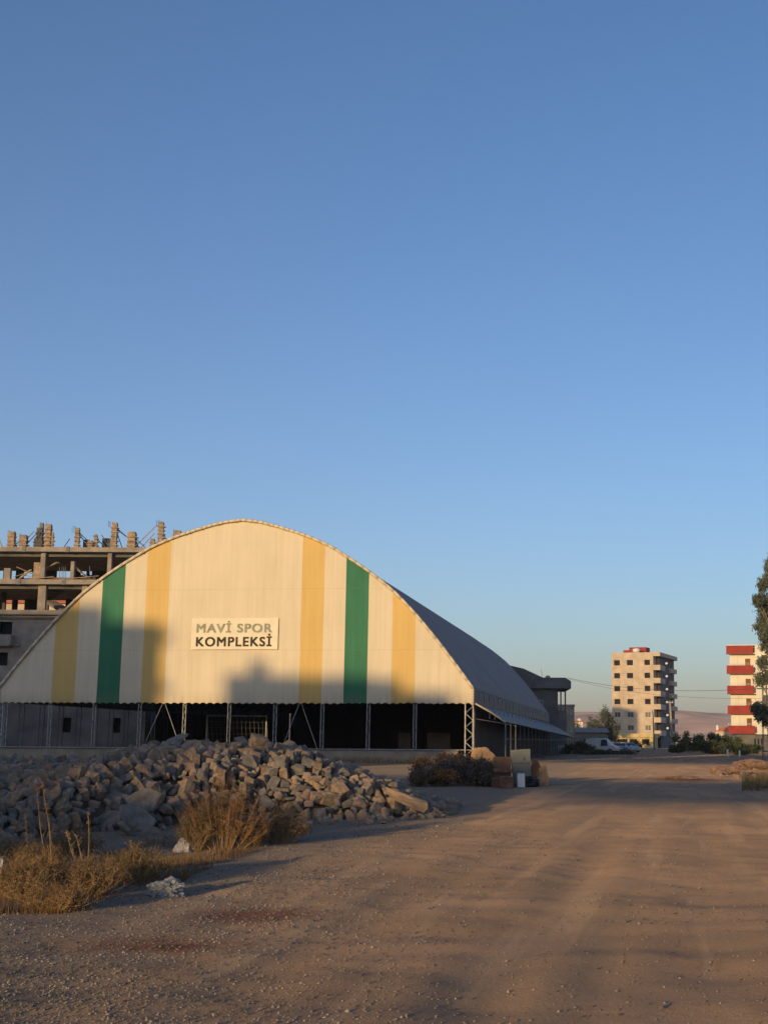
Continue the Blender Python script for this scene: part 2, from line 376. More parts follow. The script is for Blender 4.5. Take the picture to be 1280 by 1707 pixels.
for s in ss:
    top = roof_z(s)-0.02
    dcol = min(abs(s-c) for c in cols_s+[16.1, -16.75])
    ph = min(1, dcol/0.9)
    zb = ZB+0.10*abs(math.sin(math.pi*s/0.50))+0.05*nz(s, 0, 0.7, 2)+(0.03 if s > 8.5 else 0)
    r = []
    for k in range(NZr+1):
        f = k/NZr; z = zb+(top-zb)*f**1.0
        wv = 0.035*nz(s, z*0.25, 0.8, 3)+0.005*math.sin(s*5.6+nz(s, z, 0.3, 6)*2)+0.02*math.sin(math.pi*ph/2)
        wv += 0.022*max(0, 1-min(abs(s-q) for q in joints)/0.13)
        edge = math.exp(-((16.1-s)/1.2)**2)
        wv += edge*0.07*math.sin(z*2.3+s*2.5)*max(0, 1-(z-zb)/4)
        seam = 0.012 if abs(z-9.35) < 0.12 or abs(z-7.0) < 0.12 else 0
        wv += 0.03*math.exp(-((z-zb)/0.35)**2)*math.sin(s*12.6)
        r.append(hp(s, -0.02+wv*-1-seam, z))
    rows.append(r)
vs = [p for r in rows for p in r]; fs = []; 
mb.add(vs, [])
for i in range(len(ss)-1):
    sc = (ss[i]+ss[i+1])/2; mi = 0
    for a, b, k in sb:
        if a < sc < b: mi = k
    for k in range(NZr):
        a = i*(NZr+1)+k; mb.f.append((a, a+NZr+1, a+NZr+2, a+1)); mb.m.append(mi)
mb.build('front_sheet', [M['tarp_cream'], M['tarp_yellow'], M['tarp_green']], hall, smooth=True)

# roof sheet
mb = MB(); prs = []
fine = []
for a, b in zip(prof, prof[1:]):
    for k in range(3): fine.append((a[0]+(b[0]-a[0])*k/3, a[1]+(b[1]-a[1])*k/3))
fine.append(prof[-1])
# smooth the polyline slightly
fs_ = [fine[0]]+[((fine[i-1][0]+2*fine[i][0]+fine[i+1][0])/4, (fine[i-1][1]+2*fine[i][1]+fine[i+1][1])/4) for i in range(1, len(fine)-1)]+[fine[-1]]
full = [(-s*LK, z) for s, z in fs_[::-1]]+fs_[1:]
nt_ = int(LEN/BAY)*6; nP = len(full)
for j in range(nt_+1):
    t = -0.12+(LEN+0.12)*j/nt_; ph = (t/BAY) % 1.0
    sag = 0.32*(math.sin(math.pi*ph))**0.8
    for i, (s, z) in enumerate(full):
        w = min(1, 0.25+abs(s)/9)
        e = 0.02*nz(s, t, 0.6, 3)
        nx_ = s/16; mb.v.append(tuple(hp(s-(sag*w)*nx_+e, t, z+0.06-sag*w*0.6+e-(0.10*abs(nz(t, 1, 0.9, 8)) if i in (0, nP-1) else 0))))
for j in range(nt_):
    for i in range(nP-1):
        a = j*nP+i; mb.f.append((a, a+1, a+nP+1, a+nP)); mb.m.append(0)
ro = mb.build('roof_sheet', M['tarp_roof'], hall, smooth=True)
so = ro.modifiers.new('thickness', 'SOLIDIFY'); so.thickness = 0.03
# rolled edge of the roof along the front arch
mb = MB(); mb.path([hp(s, -0.16+0.02*nz(s, 1, 2, 1), z+0.02) for s, z in full], 0.10, 8)
for i in range(2, nP-2, 3):
    s, z = full[i]; mb.tube(hp(s, -0.22, z-0.12), hp(s, -0.30, z+0.12), 0.03, 5)
mb.build('edge_roll', M['tarp_cream'], hall, smooth=True)
mb = MB(); mb.path([hp(16.1+0.02*nz(z, 1, 1, 2), -0.14, z) for z in np.linspace(ZB-0.05, ZE, 7)], 0.07, 8)
mb.build('edge_roll', M['tarp_cream'], hall, smooth=True); mb = MB(); mb.path([hp(-16.75, -0.14, z) for z in np.linspace(ZB-0.05, ZE, 7)], 0.07, 8)
mb.build('edge_roll', M['tarp_cream'], hall, smooth=True)
# lattice columns
def lattice(mb, p, u, w, z0, z1, r=0.024):
    a = Vector(p)-u*w/2; b = Vector(p)+u*w/2
    mb.tube((a.x, a.y, z0), (a.x, a.y, z1), r, 6); mb.tube((b.x, b.y, z0), (b.x, b.y, z1), r, 6)
    n = max(3, round((z1-z0)/0.45)); q = [(a if k % 2 else b) for k in range(n+1)]
    for k in range(n):
        mb.tube((q[k].x, q[k].y, z0+(z1-z0)*k/n), (q[k+1].x, q[k+1].y, z0+(z1-z0)*(k+1)/n), r*0.45, 4)
for s in cols_s:
    mb = MB(); lattice(mb, hp(s, 0.22, 0), -FD, 0.20, 0.1, ZB+0.5); mb.build('column', M['steel'], hall)
mb = MB(); lattice(mb, hp(15.83, 0.10, 0), -FD, 0.52, 0.1, ZE-0.2, 0.045); mb.build('column', M['steel'], hall)
mb = MB(); lattice(mb, hp(-16.6, 0.10, 0), -FD, 0.30, 0.1, ZE-0.2, 0.045); mb.build('column', M['steel'], hall)
NB = int(LEN/BAY)
for k in range(1, NB+1):
    for sd_, s in ((1, 15.95), (-1, -16.6)):
        mb = MB(); lattice(mb, hp(s, k*BAY, 0), FD, 0.36, 0.1, ZE-0.1, 0.04); mb.build('column', M['steel'] if sd_ > 0 else M['dark_steel'], hall)
# inverted-V braces in two front bays
for (a, t, b) in ((232, 268, 304), (464, 497, 532)):
    mb = MB()
    for e in (a, b):
        mb.tube(hp(s_of(e)[0]*ks, 0.3, 0.5), hp(s_of(t)[0]*ks, 0.3, ZB+0.25), 0.022, 6)
    mb.build('brace', M['steel'], hall)
mb = MB(); mb.tube(hp(-16.6, 0.25, ZB+0.35), hp(16, 0.25, ZB+0.35), 0.05, 6); mb.tube(hp(-16.6, 0.25, 0.98), hp(16, 0.25, 0.98), 0.03, 6)
mb.build('front_rail', M['steel'], hall)
# arched trusses inside
for k in range(0, NB+1, 1):
    mb = MB(); t = 0.35+k*BAY if k == 0 else k*BAY
    q = [(s*0.985, z-0.22) for s, z in full[::3]]; q2 = [(s*0.955, z-0.75) for s, z in full[::3]]
    mb.path([hp(s, t, z) for s, z in q], 0.04, 4); mb.path([hp(s, t, z) for s, z in q2], 0.04, 4)
    for i in range(len(q)-1): mb.tube(hp(q[i][0], t, q[i][1]), hp(q2[i+1][0], t, q2[i+1][1]), 0.02, 3)
    mb.build('arch_truss', M['dark_steel'], hall)
# side strip under the eave, awning and its posts
def strip(name, fn_a, fn_b, mat, n=120, nb=6, thick=0.02):
    mb = MB()
    for j in range(n+1):
        t = LEN*j/n
        for k in range(nb+1):
            f = k/nb; a = fn_a(t); b = fn_b(t); p = a*(1-f)+b*f
            sg = 0.10*math.sin(math.pi*((t/BAY) % 1.0))*math.sin(math.pi*min(1, f+0.25))
            p = p+Vector((0.03*nz(t, f*3, 1.3, 4), 0, -sg*0.8+0.05*nz(t, f*2, 0.8, 5))); mb.v.append(tuple(p))
    for j in range(n):
        for k in range(nb):
            a = j*(nb+1)+k; mb.f.append((a, a+nb+1, a+nb+2, a+1)); mb.m.append(0)
    o = mb.build(name, mat, hall, smooth=True); so = o.modifiers.new('thickness', 'SOLIDIFY'); so.thickness = thick
    return o
strip('side_strip', lambda t: hp(16.05, t, ZE-0.05), lambda t: hp(16.12, t, ZE-1.15), M['tarp_side'])
AWO = lambda t: hp(18.25+1.0*(t/LEN), t, at(838, 1204, 88).z-0.75*(t/LEN)+0.10*abs(nz(t, 0, 1.2, 3)))
strip('awning', lambda t: hp(16.25, t, ZE-1.0-0.2*(t/LEN)), AWO, M['tarp_grey'])
mb = MB(); mb.path([hp(16.25, -0.06, ZE-0.98), hp(17.3, -0.06, (ZE-0.98+AWO(0).z)/2+0.03), AWO(0)+SD*-0.06], 0.06, 6); mb.build('awning_edge', M['tarp_cream'], hall)
strip('shade_net', lambda t: hp(16.15, t+0.4, ZE-1.1), lambda t: hp(16.15, t+0.4, 0.1), M['net'], nb=2)
for k in range(0, NB+1):
    t = k*BAY; p = AWO(t); mb = MB()
    mb.tube((p.x, p.y, 0.05), (p.x, p.y, p.z-0.03), 0.045 if k else 0.06, 6)
    q = hp(16.3, t, 0); mb.tube((q.x, q.y, 3.0), (p.x, p.y, 3.0 if p.z > 3.1 else p.z-0.1), 0.03, 5)
    q2 = hp(17.2, t, 0); mb.tube((q2.x, q2.y, 3.0), (q2.x, q2.y, 3.6), 0.025, 5)
    mb.build('awning_post', M['dark_steel'], hall)
mb = MB(); a = AWO(0); b = AWO(LEN)
mb.tube((a.x, a.y, 1.7), (b.x, b.y, 1.7), 0.03, 5); mb.build('side_rail', M['dark_steel'], hall)
# closed far end, left shade net past the neighbour, inside ground
mb = MB()
for i in range(len(full)-1):
    (s0, z0), (s1, z1) = full[i], full[i+1]
    mb.add([hp(s0, LEN, 0.1), hp(s1, LEN, 0.1), hp(s1, LEN, z1-0.1), hp(s0, LEN, z0-0.1)], [(0, 1, 2, 3)])
mb.build('rear_sheet', M['tarp_side'], hall)
mb = MB(); mb.fbox(HC, (-FD.x, -FD.y), (SD.x, SD.y), -16.95, -16.90, 31, LEN, 0.1, ZE+0.1); mb.build('shade_net', M['net'], hall)
mb = MB(); mb.fbox(HC, (-FD.x, -FD.y), (SD.x, SD.y), -16.95, -16.90, 0, LEN, ZB+0.1, ZE+0.1); mb.build('side_strip', M['tarp_side'], hall)
mb = MB(); mb.fbox(HC, (-FD.x, -FD.y), (SD.x, SD.y), -16.4, 15.8, 0.6, LEN-0.3, 0.18, 0.22); tag(mb.build('playing_surface', M['turf']), kind='structure')
# goal standing inside
g = hp(-2.6, 9, 0.2)
goal = thing('goal', 'pale goal frame standing inside the dark hall behind the front posts', 'goal', g)
mb = MB()
for dx in (-2.2, 2.2): mb.tube(g+Vector((dx, 0, 0.02)), g+Vector((dx, 0, 3.1)), 0.06, 8); mb.tube(g+Vector((dx, 0, 3.1)), g+Vector((dx, 1.3, 0.02)), 0.03, 6)
mb.tube(g+Vector((-2.2, 0, 3.1)), g+Vector((2.2, 0, 3.1)), 0.06, 8); mb.build('goal_frame', M['steel'], goal)
mb = MB()
for k in range(15): 
    x = -2.2+4.4*k/14; mb.tube(g+Vector((x, 0, 3.08)), g+Vector((x, 1.3, 0.05)), 0.008, 3)
for k in range(8):
    f = k/7; mb.tube(g+Vector((-2.2, 1.3*f, 3.08-3.03*f)), g+Vector((2.2, 1.3*f, 3.08-3.03*f)), 0.008, 3)
mb.build('net', M['steel'], goal)

for k, (pa, pb_, lb) in enumerate(((664, 684, 'narrow pale board standing inside the dark hall'), (712, 750, 'wide pale board standing inside the dark hall near the corner column'))):
    YI = 104.0; xa, xb = at(pa, 1230, YI).x, at(pb_, 1230, YI).x; o = thing('board', lb, 'board', ((xa+xb)/2, YI, 0.22)); z0, z1 = 0.225, at(700, 1222, YI).z
    MB().box(xa, xb, YI, YI+0.05, z0+.5, z1).build('panel', M['grey_wall'], o)
    mb = MB()
    for x in (xa+.1, xb-.1): mb.box(x-.03, x+.03, YI+.051, YI+.10, z0, z1-.1); mb.beam((x, YI+.1, z1-.3), (x, YI+.7, z0+.02), .04, .04)
    mb.build('stand', M['dark_steel'], o)
# low plastered wall in front of the hall
W0 = -34; mb = MB()
zt = at(535, 1251, 89).z
mb.fbox(HC, (-FD.x, -FD.y), (SD.x, SD.y), W0, 15.2, -0.55, -0.30, 0.0, zt); 
lw = thing('low_wall', 'long low plastered wall running under the front of the striped hall', 'wall', (HC.x, HC.y-0.4, 0))
mb.build('wall', M['plaster'], lw)
mb = MB(); mb.fbox(HC, (-FD.x, -FD.y), (SD.x, SD.y), W0, 15.22, -0.60, -0.25, zt+0.001, zt+0.06); mb.build('coping', M['concrete_dark'], lw)

# banner with lettering
s0 = s_of(313)[0]*ks; s1 = s_of(459)[0]*ks; zt_ = at(386, 1031, 90).z; zb_ = at(386, 1083, 90).z
ban = thing('banner', 'pale cloth banner lettered in two lines on the striped front', 'banner', hp((s0+s1)/2, -0.25, zb_))
mb = MB(); nx_, nz_ = 24, 8
for side in (0, 1):
    for k in range(nz_+1):
        for i in range(nx_+1):
            s = s0+(s1-s0)*i/nx_; z = zb_+(zt_-zb_)*k/nz_+0.02*nz(s, 0, 1.2, 4)
            mb.v.append(tuple(hp(s, -0.150-0.008*side+0.008*nz(s, z, 1.5, 7), z)))
n1 = (nx_+1)*(nz_+1)
for k in range(nz_):
    for i in range(nx_):
        a = k*(nx_+1)+i; q = (a, a+1, a+nx_+2, a+nx_+1); mb.f.append(q[::-1]); mb.m.append(0); mb.f.append(tuple(x+n1 for x in q)); mb.m.append(0)
M['banner'] = new_mat('banner_cloth', (0.80, 0.70, 0.52), var=0.05, scale=1.2, rough=0.8)
M['ink_faded'] = new_mat('faded_ink', (0.40, 0.385, 0.29), var=0.12, scale=3)
M['ink_dark'] = new_mat('dark_ink', (0.085, 0.062, 0.05), var=0.2, scale=3)
mb.build('cloth', M['banner'], ban)
def text_mesh(name, txt, width, height, centre, z0, mat, parent):
    """bold lettering: the font's outlines smeared a little sideways and upwards into one mesh"""
    cu = bpy.data.curves.new(name, 'FONT'); cu.body = txt; cu.size = 1; cu.space_character = 1.16
    o = bpy.data.objects.new(name, cu); COL.objects.link(o)
    dg = bpy.context.evaluated_depsgraph_get(); me = bpy.data.meshes.new_from_object(o.evaluated_get(dg)); bpy.data.objects.remove(o)
    xs = [v.co.x for v in me.vertices]; x0, x1 = min(xs), max(xs); k = width/(x1-x0); kz = height/0.729; mb = MB(); n = 0
    for dx in (-0.030, -0.015, 0, 0.015, 0.030):
        for dz_ in (-0.022, 0, 0.022):
            n += 1; fs = [tuple(p.vertices) for p in me.polygons]
            mb.add([hp(centre-width/2+(v.co.x+dx-x0)*k, -0.168-0.0012*n, z0+(v.co.y+dz_)*kz) for v in me.vertices], fs)
    return mb.build(name, mat, parent)
sa, sb_ = s_of(322)[0]*ks, s_of(448)[0]*ks
text_mesh('lettering', 'MAVİ SPOR', sb_-sa, 0.60, (sa+sb_)/2, at(386, 1054.5, 90).z, M['ink_faded'], ban)
text_mesh('lettering', 'KOMPLEKSİ', sb_-sa, 0.64, (sa+sb_)/2, at(386, 1077.5, 90).z, M['ink_dark'], ban)

# ------------------------------------------------------------------ generic building bits
class Bld:
    """a building in its own horizontal frame: a runs along the front, b goes back"""
    def __init__(s, name, label, cat, o, ang, group=None):
        s.o = Vector(o); s.u = (math.cos(ang), math.sin(ang)); s.w = (-math.sin(ang), math.cos(ang))
        s.root = thing(name, label, cat, o, group)
    def box(s, name, mat, a0, a1, b0, b1, z0, z1, parent=None, label=None):
        o = MB().fbox(s.o, s.u, s.w, a0, a1, b0, b1, z0, z1).build(name, mat, parent or s.root)
        if label: o['label'] = label
        return o
    def pt(s, a, b, z): return Vector((s.o.x+s.u[0]*a+s.w[0]*b, s.o.y+s.u[1]*a+s.w[1]*b, s.o.z+z))
    def walls(s, name, mat, a0, a1, b0, b1, z0, z1, holes=(), th=0.25, side_holes=()):
        """hollow storeys; holes in the front wall and in the side wall at a1 as (lo, hi, zlo, zhi)"""
        mb = MB()
        def panel(lo, hi, hl, put):
            zs = sorted({z0, z1, *[v for h in hl for v in h[2:4]]}); xs = sorted({lo, hi, *[v for h in hl for v in h[0:2]]})
            for i in range(len(xs)-1):
                run = None
                for j in range(len(zs)-1):
                    cx, cz = (xs[i]+xs[i+1])/2, (zs[j]+zs[j+1])/2
                    solid = not any(h[0] < cx < h[1] and h[2] < cz < h[3] for h in hl)
                    if solid:
                        run = [zs[j], zs[j+1]] if run is None else [run[0], zs[j+1]]
                    if (not solid or j == len(zs)-2) and run is not None:
                        put(xs[i], xs[i+1], run[0], run[1]); run = None
        panel(a0, a1, list(holes), lambda x0, x1, p, q: mb.fbox(s.o, s.u, s.w, x0, x1, b0, b0+th, p, q))
        panel(b0+th, b1, list(side_holes), lambda x0, x1, p, q: mb.fbox(s.o, s.u, s.w, a1-th, a1, x0, x1, p, q))
        mb.fbox(s.o, s.u, s.w, a0, a0+th, b0+th, b1, z0, z1); mb.fbox(s.o, s.u, s.w, a0+th, a1-th, b1-th, b1, z0, z1)
        return mb.build(name, mat, s.root)
    def window(s, a0, a1, z0, z1, b, side=None, th=0.25, fr=None, mid=True, name='window', glass=None):
        """window set in the front wall (side None, b = wall face) or in a side wall (side = a of the wall face)"""
        fr = fr or M['frame_white']; mb = MB(); g = MB(); f = 0.06; d = 0.10
        if side is None: bx = lambda m, x0, x1, y0, y1, p, q: m.fbox(s.o, s.u, s.w, x0, x1, b+y0, b+y1, p, q)
        else: bx = lambda m, x0, x1, y0, y1, p, q: m.fbox(s.o, s.u, s.w, side-y1, side-y0, x0, x1, p, q)
        bx(mb, a0, a0+f, d, d+0.07, z0, z1); bx(mb, a1-f, a1, d, d+0.07, z0, z1)
        bx(mb, a0+f, a1-f, d, d+0.07, z0, z0+f); bx(mb, a0+f, a1-f, d, d+0.07, z1-f, z1)
        if mid: m_ = (a0+a1)/2; bx(mb, m_-f/2, m_+f/2, d, d+0.06, z0+f, z1-f)
        w_ = mb.build(name, fr, s.root); bx(g, a0+0.01, a1-0.01, d+0.075, d+0.10, z0+0.01, z1-0.01); g.build('pane', glass or M['glass'], w_)
        return w_

# ------------------------------------------------------------------ concrete building under construction
YC = 122.0
def zc(py, Y=YC, px=100): return at(px, py, Y).z
def xc(px, Y=YC): return at(px, 1000, Y).x
con = thing('unfinished_building', 'raw concrete building under construction with bare columns on its top slab', 'building', (xc(60), YC, 0))
xl = -62.0; xr = xc(312); xw = -30.4
levels = [(913.5, 921), (967, 975), (1018, 1025.5)]
for k, (ya, yb) in enumerate(levels):
    mb = MB(); za, zb2 = zc(ya), zc(yb)
    mb.box(xl, xr, YC-0.6, YC+14, zb2, za)
    # edge joints where the slab pours meet
    mb.build('slab', M['concrete'], con)
    mb = MB(); mb.box(xl, xr-0.5, YC+0.4, YC+0.8, zb2-0.35, zb2-0.002); mb.build('edge_beam', M['concrete_dark'], con)
    for jx in ((39, 112) if k == 0 else (34, 108)):
        if k < 2: MB().box(xc(jx)-0.16, xc(jx)+0.16, YC-0.66, YC-0.602, zb2-0.04, za+0.06).build('joint', M['dark_steel'], con)
zA, zB_, zC_ = zc(921), zc(967), zc(1018)
for (px, w, lo, hi, dep) in ((68, 0.42, zB_, zA, 0.3), (119, 0.32, zB_, zc(936), 0.1), (180, 0.36, zB_, zA, 0.2), (57, 0.62, zB_, zc(937), 0.6), (8, 0.6, zB_, zc(947), 0.5), (69, 0.72, zC_, zc(975), 0.4), (140, 0.5, zC_, zc(975), 0.4), (230, 0.5, zC_, zc(975), 0.4), (-90, 0.5, zC_, zA, .4), (-200, 0.5, zC_, zA, .4)):
    x = xc(px); mb = MB().box(x-w/2, x+w/2, YC+dep-0.3, YC+dep+0.15, lo+0.001, hi-0.001); mb.build('column', M['concrete'] if px != 57 else M['timber'], con)
for k in range(8):
    x = xl+3+k*4.2
    for dy in (6.5, 13.2):
        MB().box(x-0.2, x+0.2, YC+dy-0.2, YC+dy+0.2, zC_+0.001, zB_-0.45).build('column', M['concrete_dark'], con)
# back walls with gaps where the light shows through
YB = YC+13.6
def cell_wall(x0, x1, z0, z1, holes, y):
    mb = MB(); xs = sorted({x0, x1, *[h[0] for h in holes], *[h[1] for h in holes]}); zs = sorted({z0, z1, *[h[2] for h in holes], *[h[3] for h in holes]})
    for i in range(len(xs)-1):
        for j in range(len(zs)-1):
            cx, cz = (xs[i]+xs[i+1])/2, (zs[j]+zs[j+1])/2
            if not any(h[0] < cx < h[1] and h[2] < cz < h[3] for h in holes): mb.box(xs[i], xs[i+1], y, y+0.2, zs[j], zs[j+1])
    return mb.build('back_wall', M['concrete_dark'], con)
def hole(px0, px1, py0, py1): return (at(px0, 1000, YB).x, at(px1, 1000, YB).x, at(50, py1, YB).z, at(50, py0, YB).z)
cell_wall(xl, xr, zB_, zc(921)-0.002, [hole(-20, 3, 951, 966), hole(14, 24, 951, 966), hole(37, 52, 953, 964), hole(92, 115, 951, 964), hole(132, 142, 950, 958), hole(147, 151, 950, 958)], YB)
cell_wall(xl, xr, zC_, zB_-0.45, [hole(10, 21, 999, 1020), hole(30, 49, 999, 1020), hole(74, 118, 998, 1020)], YB)
# leaning planks, ramp slab and rebar among the open storeys
def plank(px0, py0, Y0, px1, py1, Y1, w=0.25, h=0.06, mat='timber', name='plank'):
    MB().beam(at(px0, py0, Y0), at(px1, py1, Y1), w, h).build(name, M[mat], con)
for a in ((28, 945, 121.9, 72, 964, 123), (76, 948, 124, 98, 938, 122), (78, 949, 123, 96, 937, 122.5), (24, 962, 122, 50, 953, 124), (35, 963, 122, 52, 950, 124), (124, 944, 122.5, 142, 960, 122), (127, 946, 124, 146, 962, 122), (70, 962, 121.8, 105, 965, 122), (100, 966, 121.7, 165, 960, 122), (95, 963, 122.2, 160, 964, 123), (40, 958, 123, 66, 966, 122), (48, 966, 121.6, 90, 961, 121.9)):
    plank(*a, w=random.uniform(0.15, 0.35))
MB().beam(at(84, 1003, 126), at(112, 1020, 124), 1.2, 0.28).build('stair_flight', M['concrete_dark'], con)
MB().beam(at(70, 1000, 130), at(95, 985, 126), 1.4, 0.2).build('stair_flight', M['concrete_dark'], con)
for px in (100, 104, 107, 110, 150):
    MB().tube(at(px, 944, 123.5), at(px+0.3, 966.5, 123.5), 0.03, 4).build('rebar', M['dark_steel'], con)
# solid lower storeys
zW = zc(1025.5)
h1 = [(xc(2), xc(24), zc(1058), zc(1037)), (xc(-8), xc(20), zc(1110), zc(1088)), (xc(116), xc(131), zc(1221), zc(1196)), (xc(199), xc(212), zc(1221), zc(1196)), (xc(-60), xc(-34), zc(1110), zc(1088)), (xc(-60), xc(-34), zc(1058), zc(1037))]
mbw = MB(); xs = sorted({xl, xw, *[h[0] for h in h1], *[h[1] for h in h1]}); zs = sorted({0.0, 5.0, zW, *[h[2] for h in h1], *[h[3] for h in h1]}); mbl = MB()
for i in range(len(xs)-1):
    for j in range(len(zs)-1):
        cx, cz = (xs[i]+xs[i+1])/2, (zs[j]+zs[j+1])/2
        if not any(h[0] < cx < h[1] and h[2] < cz < h[3] for h in h1): (mbl if zs[j+1] <= 5.0 else mbw).box(xs[i], xs[i+1], YC, YC+0.3, zs[j], zs[j+1])
mbw.box(xw-0.3, xw, YC+0.3, YC+14, 0, zW); mbw.box(xl, xl+0.3, YC+0.3, YC+14, 0, zW); mbw.box(xl, xw, YC+13.7, YC+14, 0, zW)
mbw.build('wall', M['concrete'], con); mbl.build('wall', M['concrete_dark'], con)  # ground-level wall darker: dimming by unbuilt netting put into its colour
for h in h1:
    MB().box(h[0], h[1], YC+0.9, YC+1.0, h[2], h[3]).build('window', M['dark'], con)
MB().box(xl, xc(26), YC-1.0, YC-0.85, zc(1076), zc(1060)).box(xl, xc(26), YC-1.0, YC-0.002, zc(1078.5), zc(1076)-0.01).box(xc(26)+0.01, xc(26)+0.14, YC-1.0, YC-0.002, zc(1076), zc(1060)).build('balcony', M['concrete'], con)
MB().box(xl, xc(38), YC-0.35, YC-0.002, zc(1078), zc(1075)).build('ledge', M['concrete'], con)
MB().box(xl, xw-0.01, YC-0.12, YC-0.002, zc(1033), zc(1029)).build('ledge', M['concrete_dark'], con)
# top: timber-boxed columns with yokes and slanting props
zT = zc(913.5)
def form(px, pytop, wpx, Y=YC, mat='timber', yokes=True, dx=0.0):
    x = xc(px, Y); w = wpx/18.3; z1 = at(px, pytop, Y).z; d = w*0.85
    mb = MB().box(x-w/2, x+w/2, Y-d/2, Y+d/2, zT+0.001, z1)
    mb.box(x+w/2+0.002, x+w/2+0.05, Y-d/2-0.05, Y+d/2+0.05, zT+0.05, z1-0.1)
    o = mb.build('formwork', M[mat], con)
    if yokes:
        n = max(2, int((z1-zT)/0.42))
        for k in range(n):
            z = zT+0.25+k*(z1-zT-0.4)/n; e = 0.02+0.14*random.random(); mb = MB()
            mb.box(x-w/2-e*0.5, x+w/2+e+0.05, Y-d/2-0.13, Y-d/2-0.06, z, z+0.10); mb.box(x-w/2-e*0.5, x-w/2-e*0.5+0.06, Y-d/2-0.06, Y+d/2+0.06, z, z+0.10); mb.box(x-w/2-e*0.5, x+w/2+e+0.05, Y+d/2+0.06, Y+d/2+0.13, z, z+0.10)
            mb.build('yoke', M['concrete_dark'] if mat != 'timber' else M['timber'], o)
    return o
for a in ((13, 886, 10), (33, 892, 11), (74, 874, 9), (81.5, 887, 2.5), (123, 880, 6), (146, 901, 7), (154.5, 891, 4), (185, 871, 8), (215, 887, 12), (250, 898, 6), (263, 870, 7.5), (291, 884.5, 11)):
    form(*a, Y=YC+random.uniform(0, 0.5))
form(60, 880, 9, Y=YC+1.2, mat='concrete_dark'); form(62, 871.5, 5.5, Y=YC+1.4, mat='dark_steel', yokes=False); form(59, 898, 13, Y=YC+0.7, mat='concrete_dark')
MB().box(xc(127), xc(136), YC+1.2, YC+1.3, zT, zc(896)).build('shutter_panel', M['concrete_dark'], con)
MB().box(xc(158), xc(172), YC+1.4, YC+1.5, zT, zc(893)).build('shutter_panel', M['concrete_dark'], con)
for a in ((-8, 880, 6, 915), (40, 904, 58, 885), (41, 912, 70, 880), (43, 900, 49, 915), (106, 914, 117, 898), (130, 886, 150, 904), (133, 891, 146, 909), (156, 893, 178, 914), (157, 906, 168, 914), (192, 878, 236, 915), (194, 884, 204, 913), (192, 880, 210, 894), (224, 913, 261, 876), (235, 914, 258, 889), (269, 880, 277, 899), (223, 892, 232, 914), (222, 900, 228, 914), (170, 892, 182, 912), (225, 896, 242, 912), (-20, 914, -4, 880), (24, 905, 30, 914), (20, 912, 37, 900)):
    MB().tube(at(a[0], a[1], YC+0.3+random.random()*0.8), at(a[2], a[3], YC+0.2+random.random()*0.9), 0.045, 5).build('prop', M['dark_steel'] if random.random() < 0.6 else M['timber'], con)
for k in range(26):
    px = random.choice((14, 33, 74, 123, 146, 185, 215, 263, 291))+random.uniform(-4, 4); y1 = random.uniform(-7, -2)
    top = {14: 886, 33: 892, 74: 874, 123: 880, 146: 901, 185: 871, 215: 887, 263: 870, 291: 884.5}[min((14, 33, 74, 123, 146, 185, 215, 263, 291), key=lambda q: abs(q-px))]
    MB().tube(at(px, top+8, YC+0.2), at(px+random.uniform(-.5, .5), top+y1*0.6, YC+0.2), 0.014, 3).build('rebar', M['dark_steel'], con)

# lit block beyond, seen through the open storey
fb = Bld('apartment_building', 'sunlit cream block with tiled roof glimpsed through the unfinished storey', 'building', (at(-30, 1200, 210).x, 210, 0), 0)
zz = at(50, 1006, 210).z
fb.box('wall', M['cream_wall'], 0, 16, 0, 12, 0, zz)
ra = MB(); A = [fb.pt(-0.6, -0.6, zz), fb.pt(16.6, -0.6, zz), fb.pt(16.6, 12.6, zz), fb.pt(-0.6, 12.6, zz)]; rr_ = [fb.pt(5, 6, zz+3.2), fb.pt(11, 6, zz+3.2)]
ra.add(A+rr_, [(0, 1, 5, 4), (1, 2, 5), (2, 3, 4, 5), (3, 0, 4), (0, 3, 2, 1)]); ra.build('roof', M['roof_tile'], fb.root)
for k in range(6):
    for l in range(2): fb.window(1+k*2.6, 2.1+k*2.6, zz-2.1-l*3, zz-0.7-l*3, -0.13)

# ------------------------------------------------------------------ dark flat-roofed house behind the hall
hb = Bld('villa', 'shaded grey house with overhanging flat roof behind the end of the hall', 'house', (at(868, 1200, 172).x, 172, 0), 0)
zr = at(930, 1130, 172).z; zr0 = at(930, 1148, 172).z; xw_ = at(944, 1200, 172).x-hb.o.x; xo = at(951, 1200, 172).x-hb.o.x
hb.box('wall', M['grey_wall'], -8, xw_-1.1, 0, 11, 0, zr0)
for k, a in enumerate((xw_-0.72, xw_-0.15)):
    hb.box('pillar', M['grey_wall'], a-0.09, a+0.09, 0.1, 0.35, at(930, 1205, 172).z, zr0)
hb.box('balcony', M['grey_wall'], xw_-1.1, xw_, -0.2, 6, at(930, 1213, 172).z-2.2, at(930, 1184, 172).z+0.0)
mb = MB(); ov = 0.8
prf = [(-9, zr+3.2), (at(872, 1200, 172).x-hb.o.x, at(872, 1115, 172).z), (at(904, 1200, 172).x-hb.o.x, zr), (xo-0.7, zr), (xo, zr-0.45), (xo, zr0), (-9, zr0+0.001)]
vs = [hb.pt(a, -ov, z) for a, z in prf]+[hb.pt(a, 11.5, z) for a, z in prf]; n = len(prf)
mb.add(vs, [tuple(range(n)), tuple(range(n, 2*n))[::-1]]+[(i, i+n, (i+1) % n+n, (i+1) % n) for i in range(n)]); rf = mb.build('roof', M['grey_wall'], hb.root)
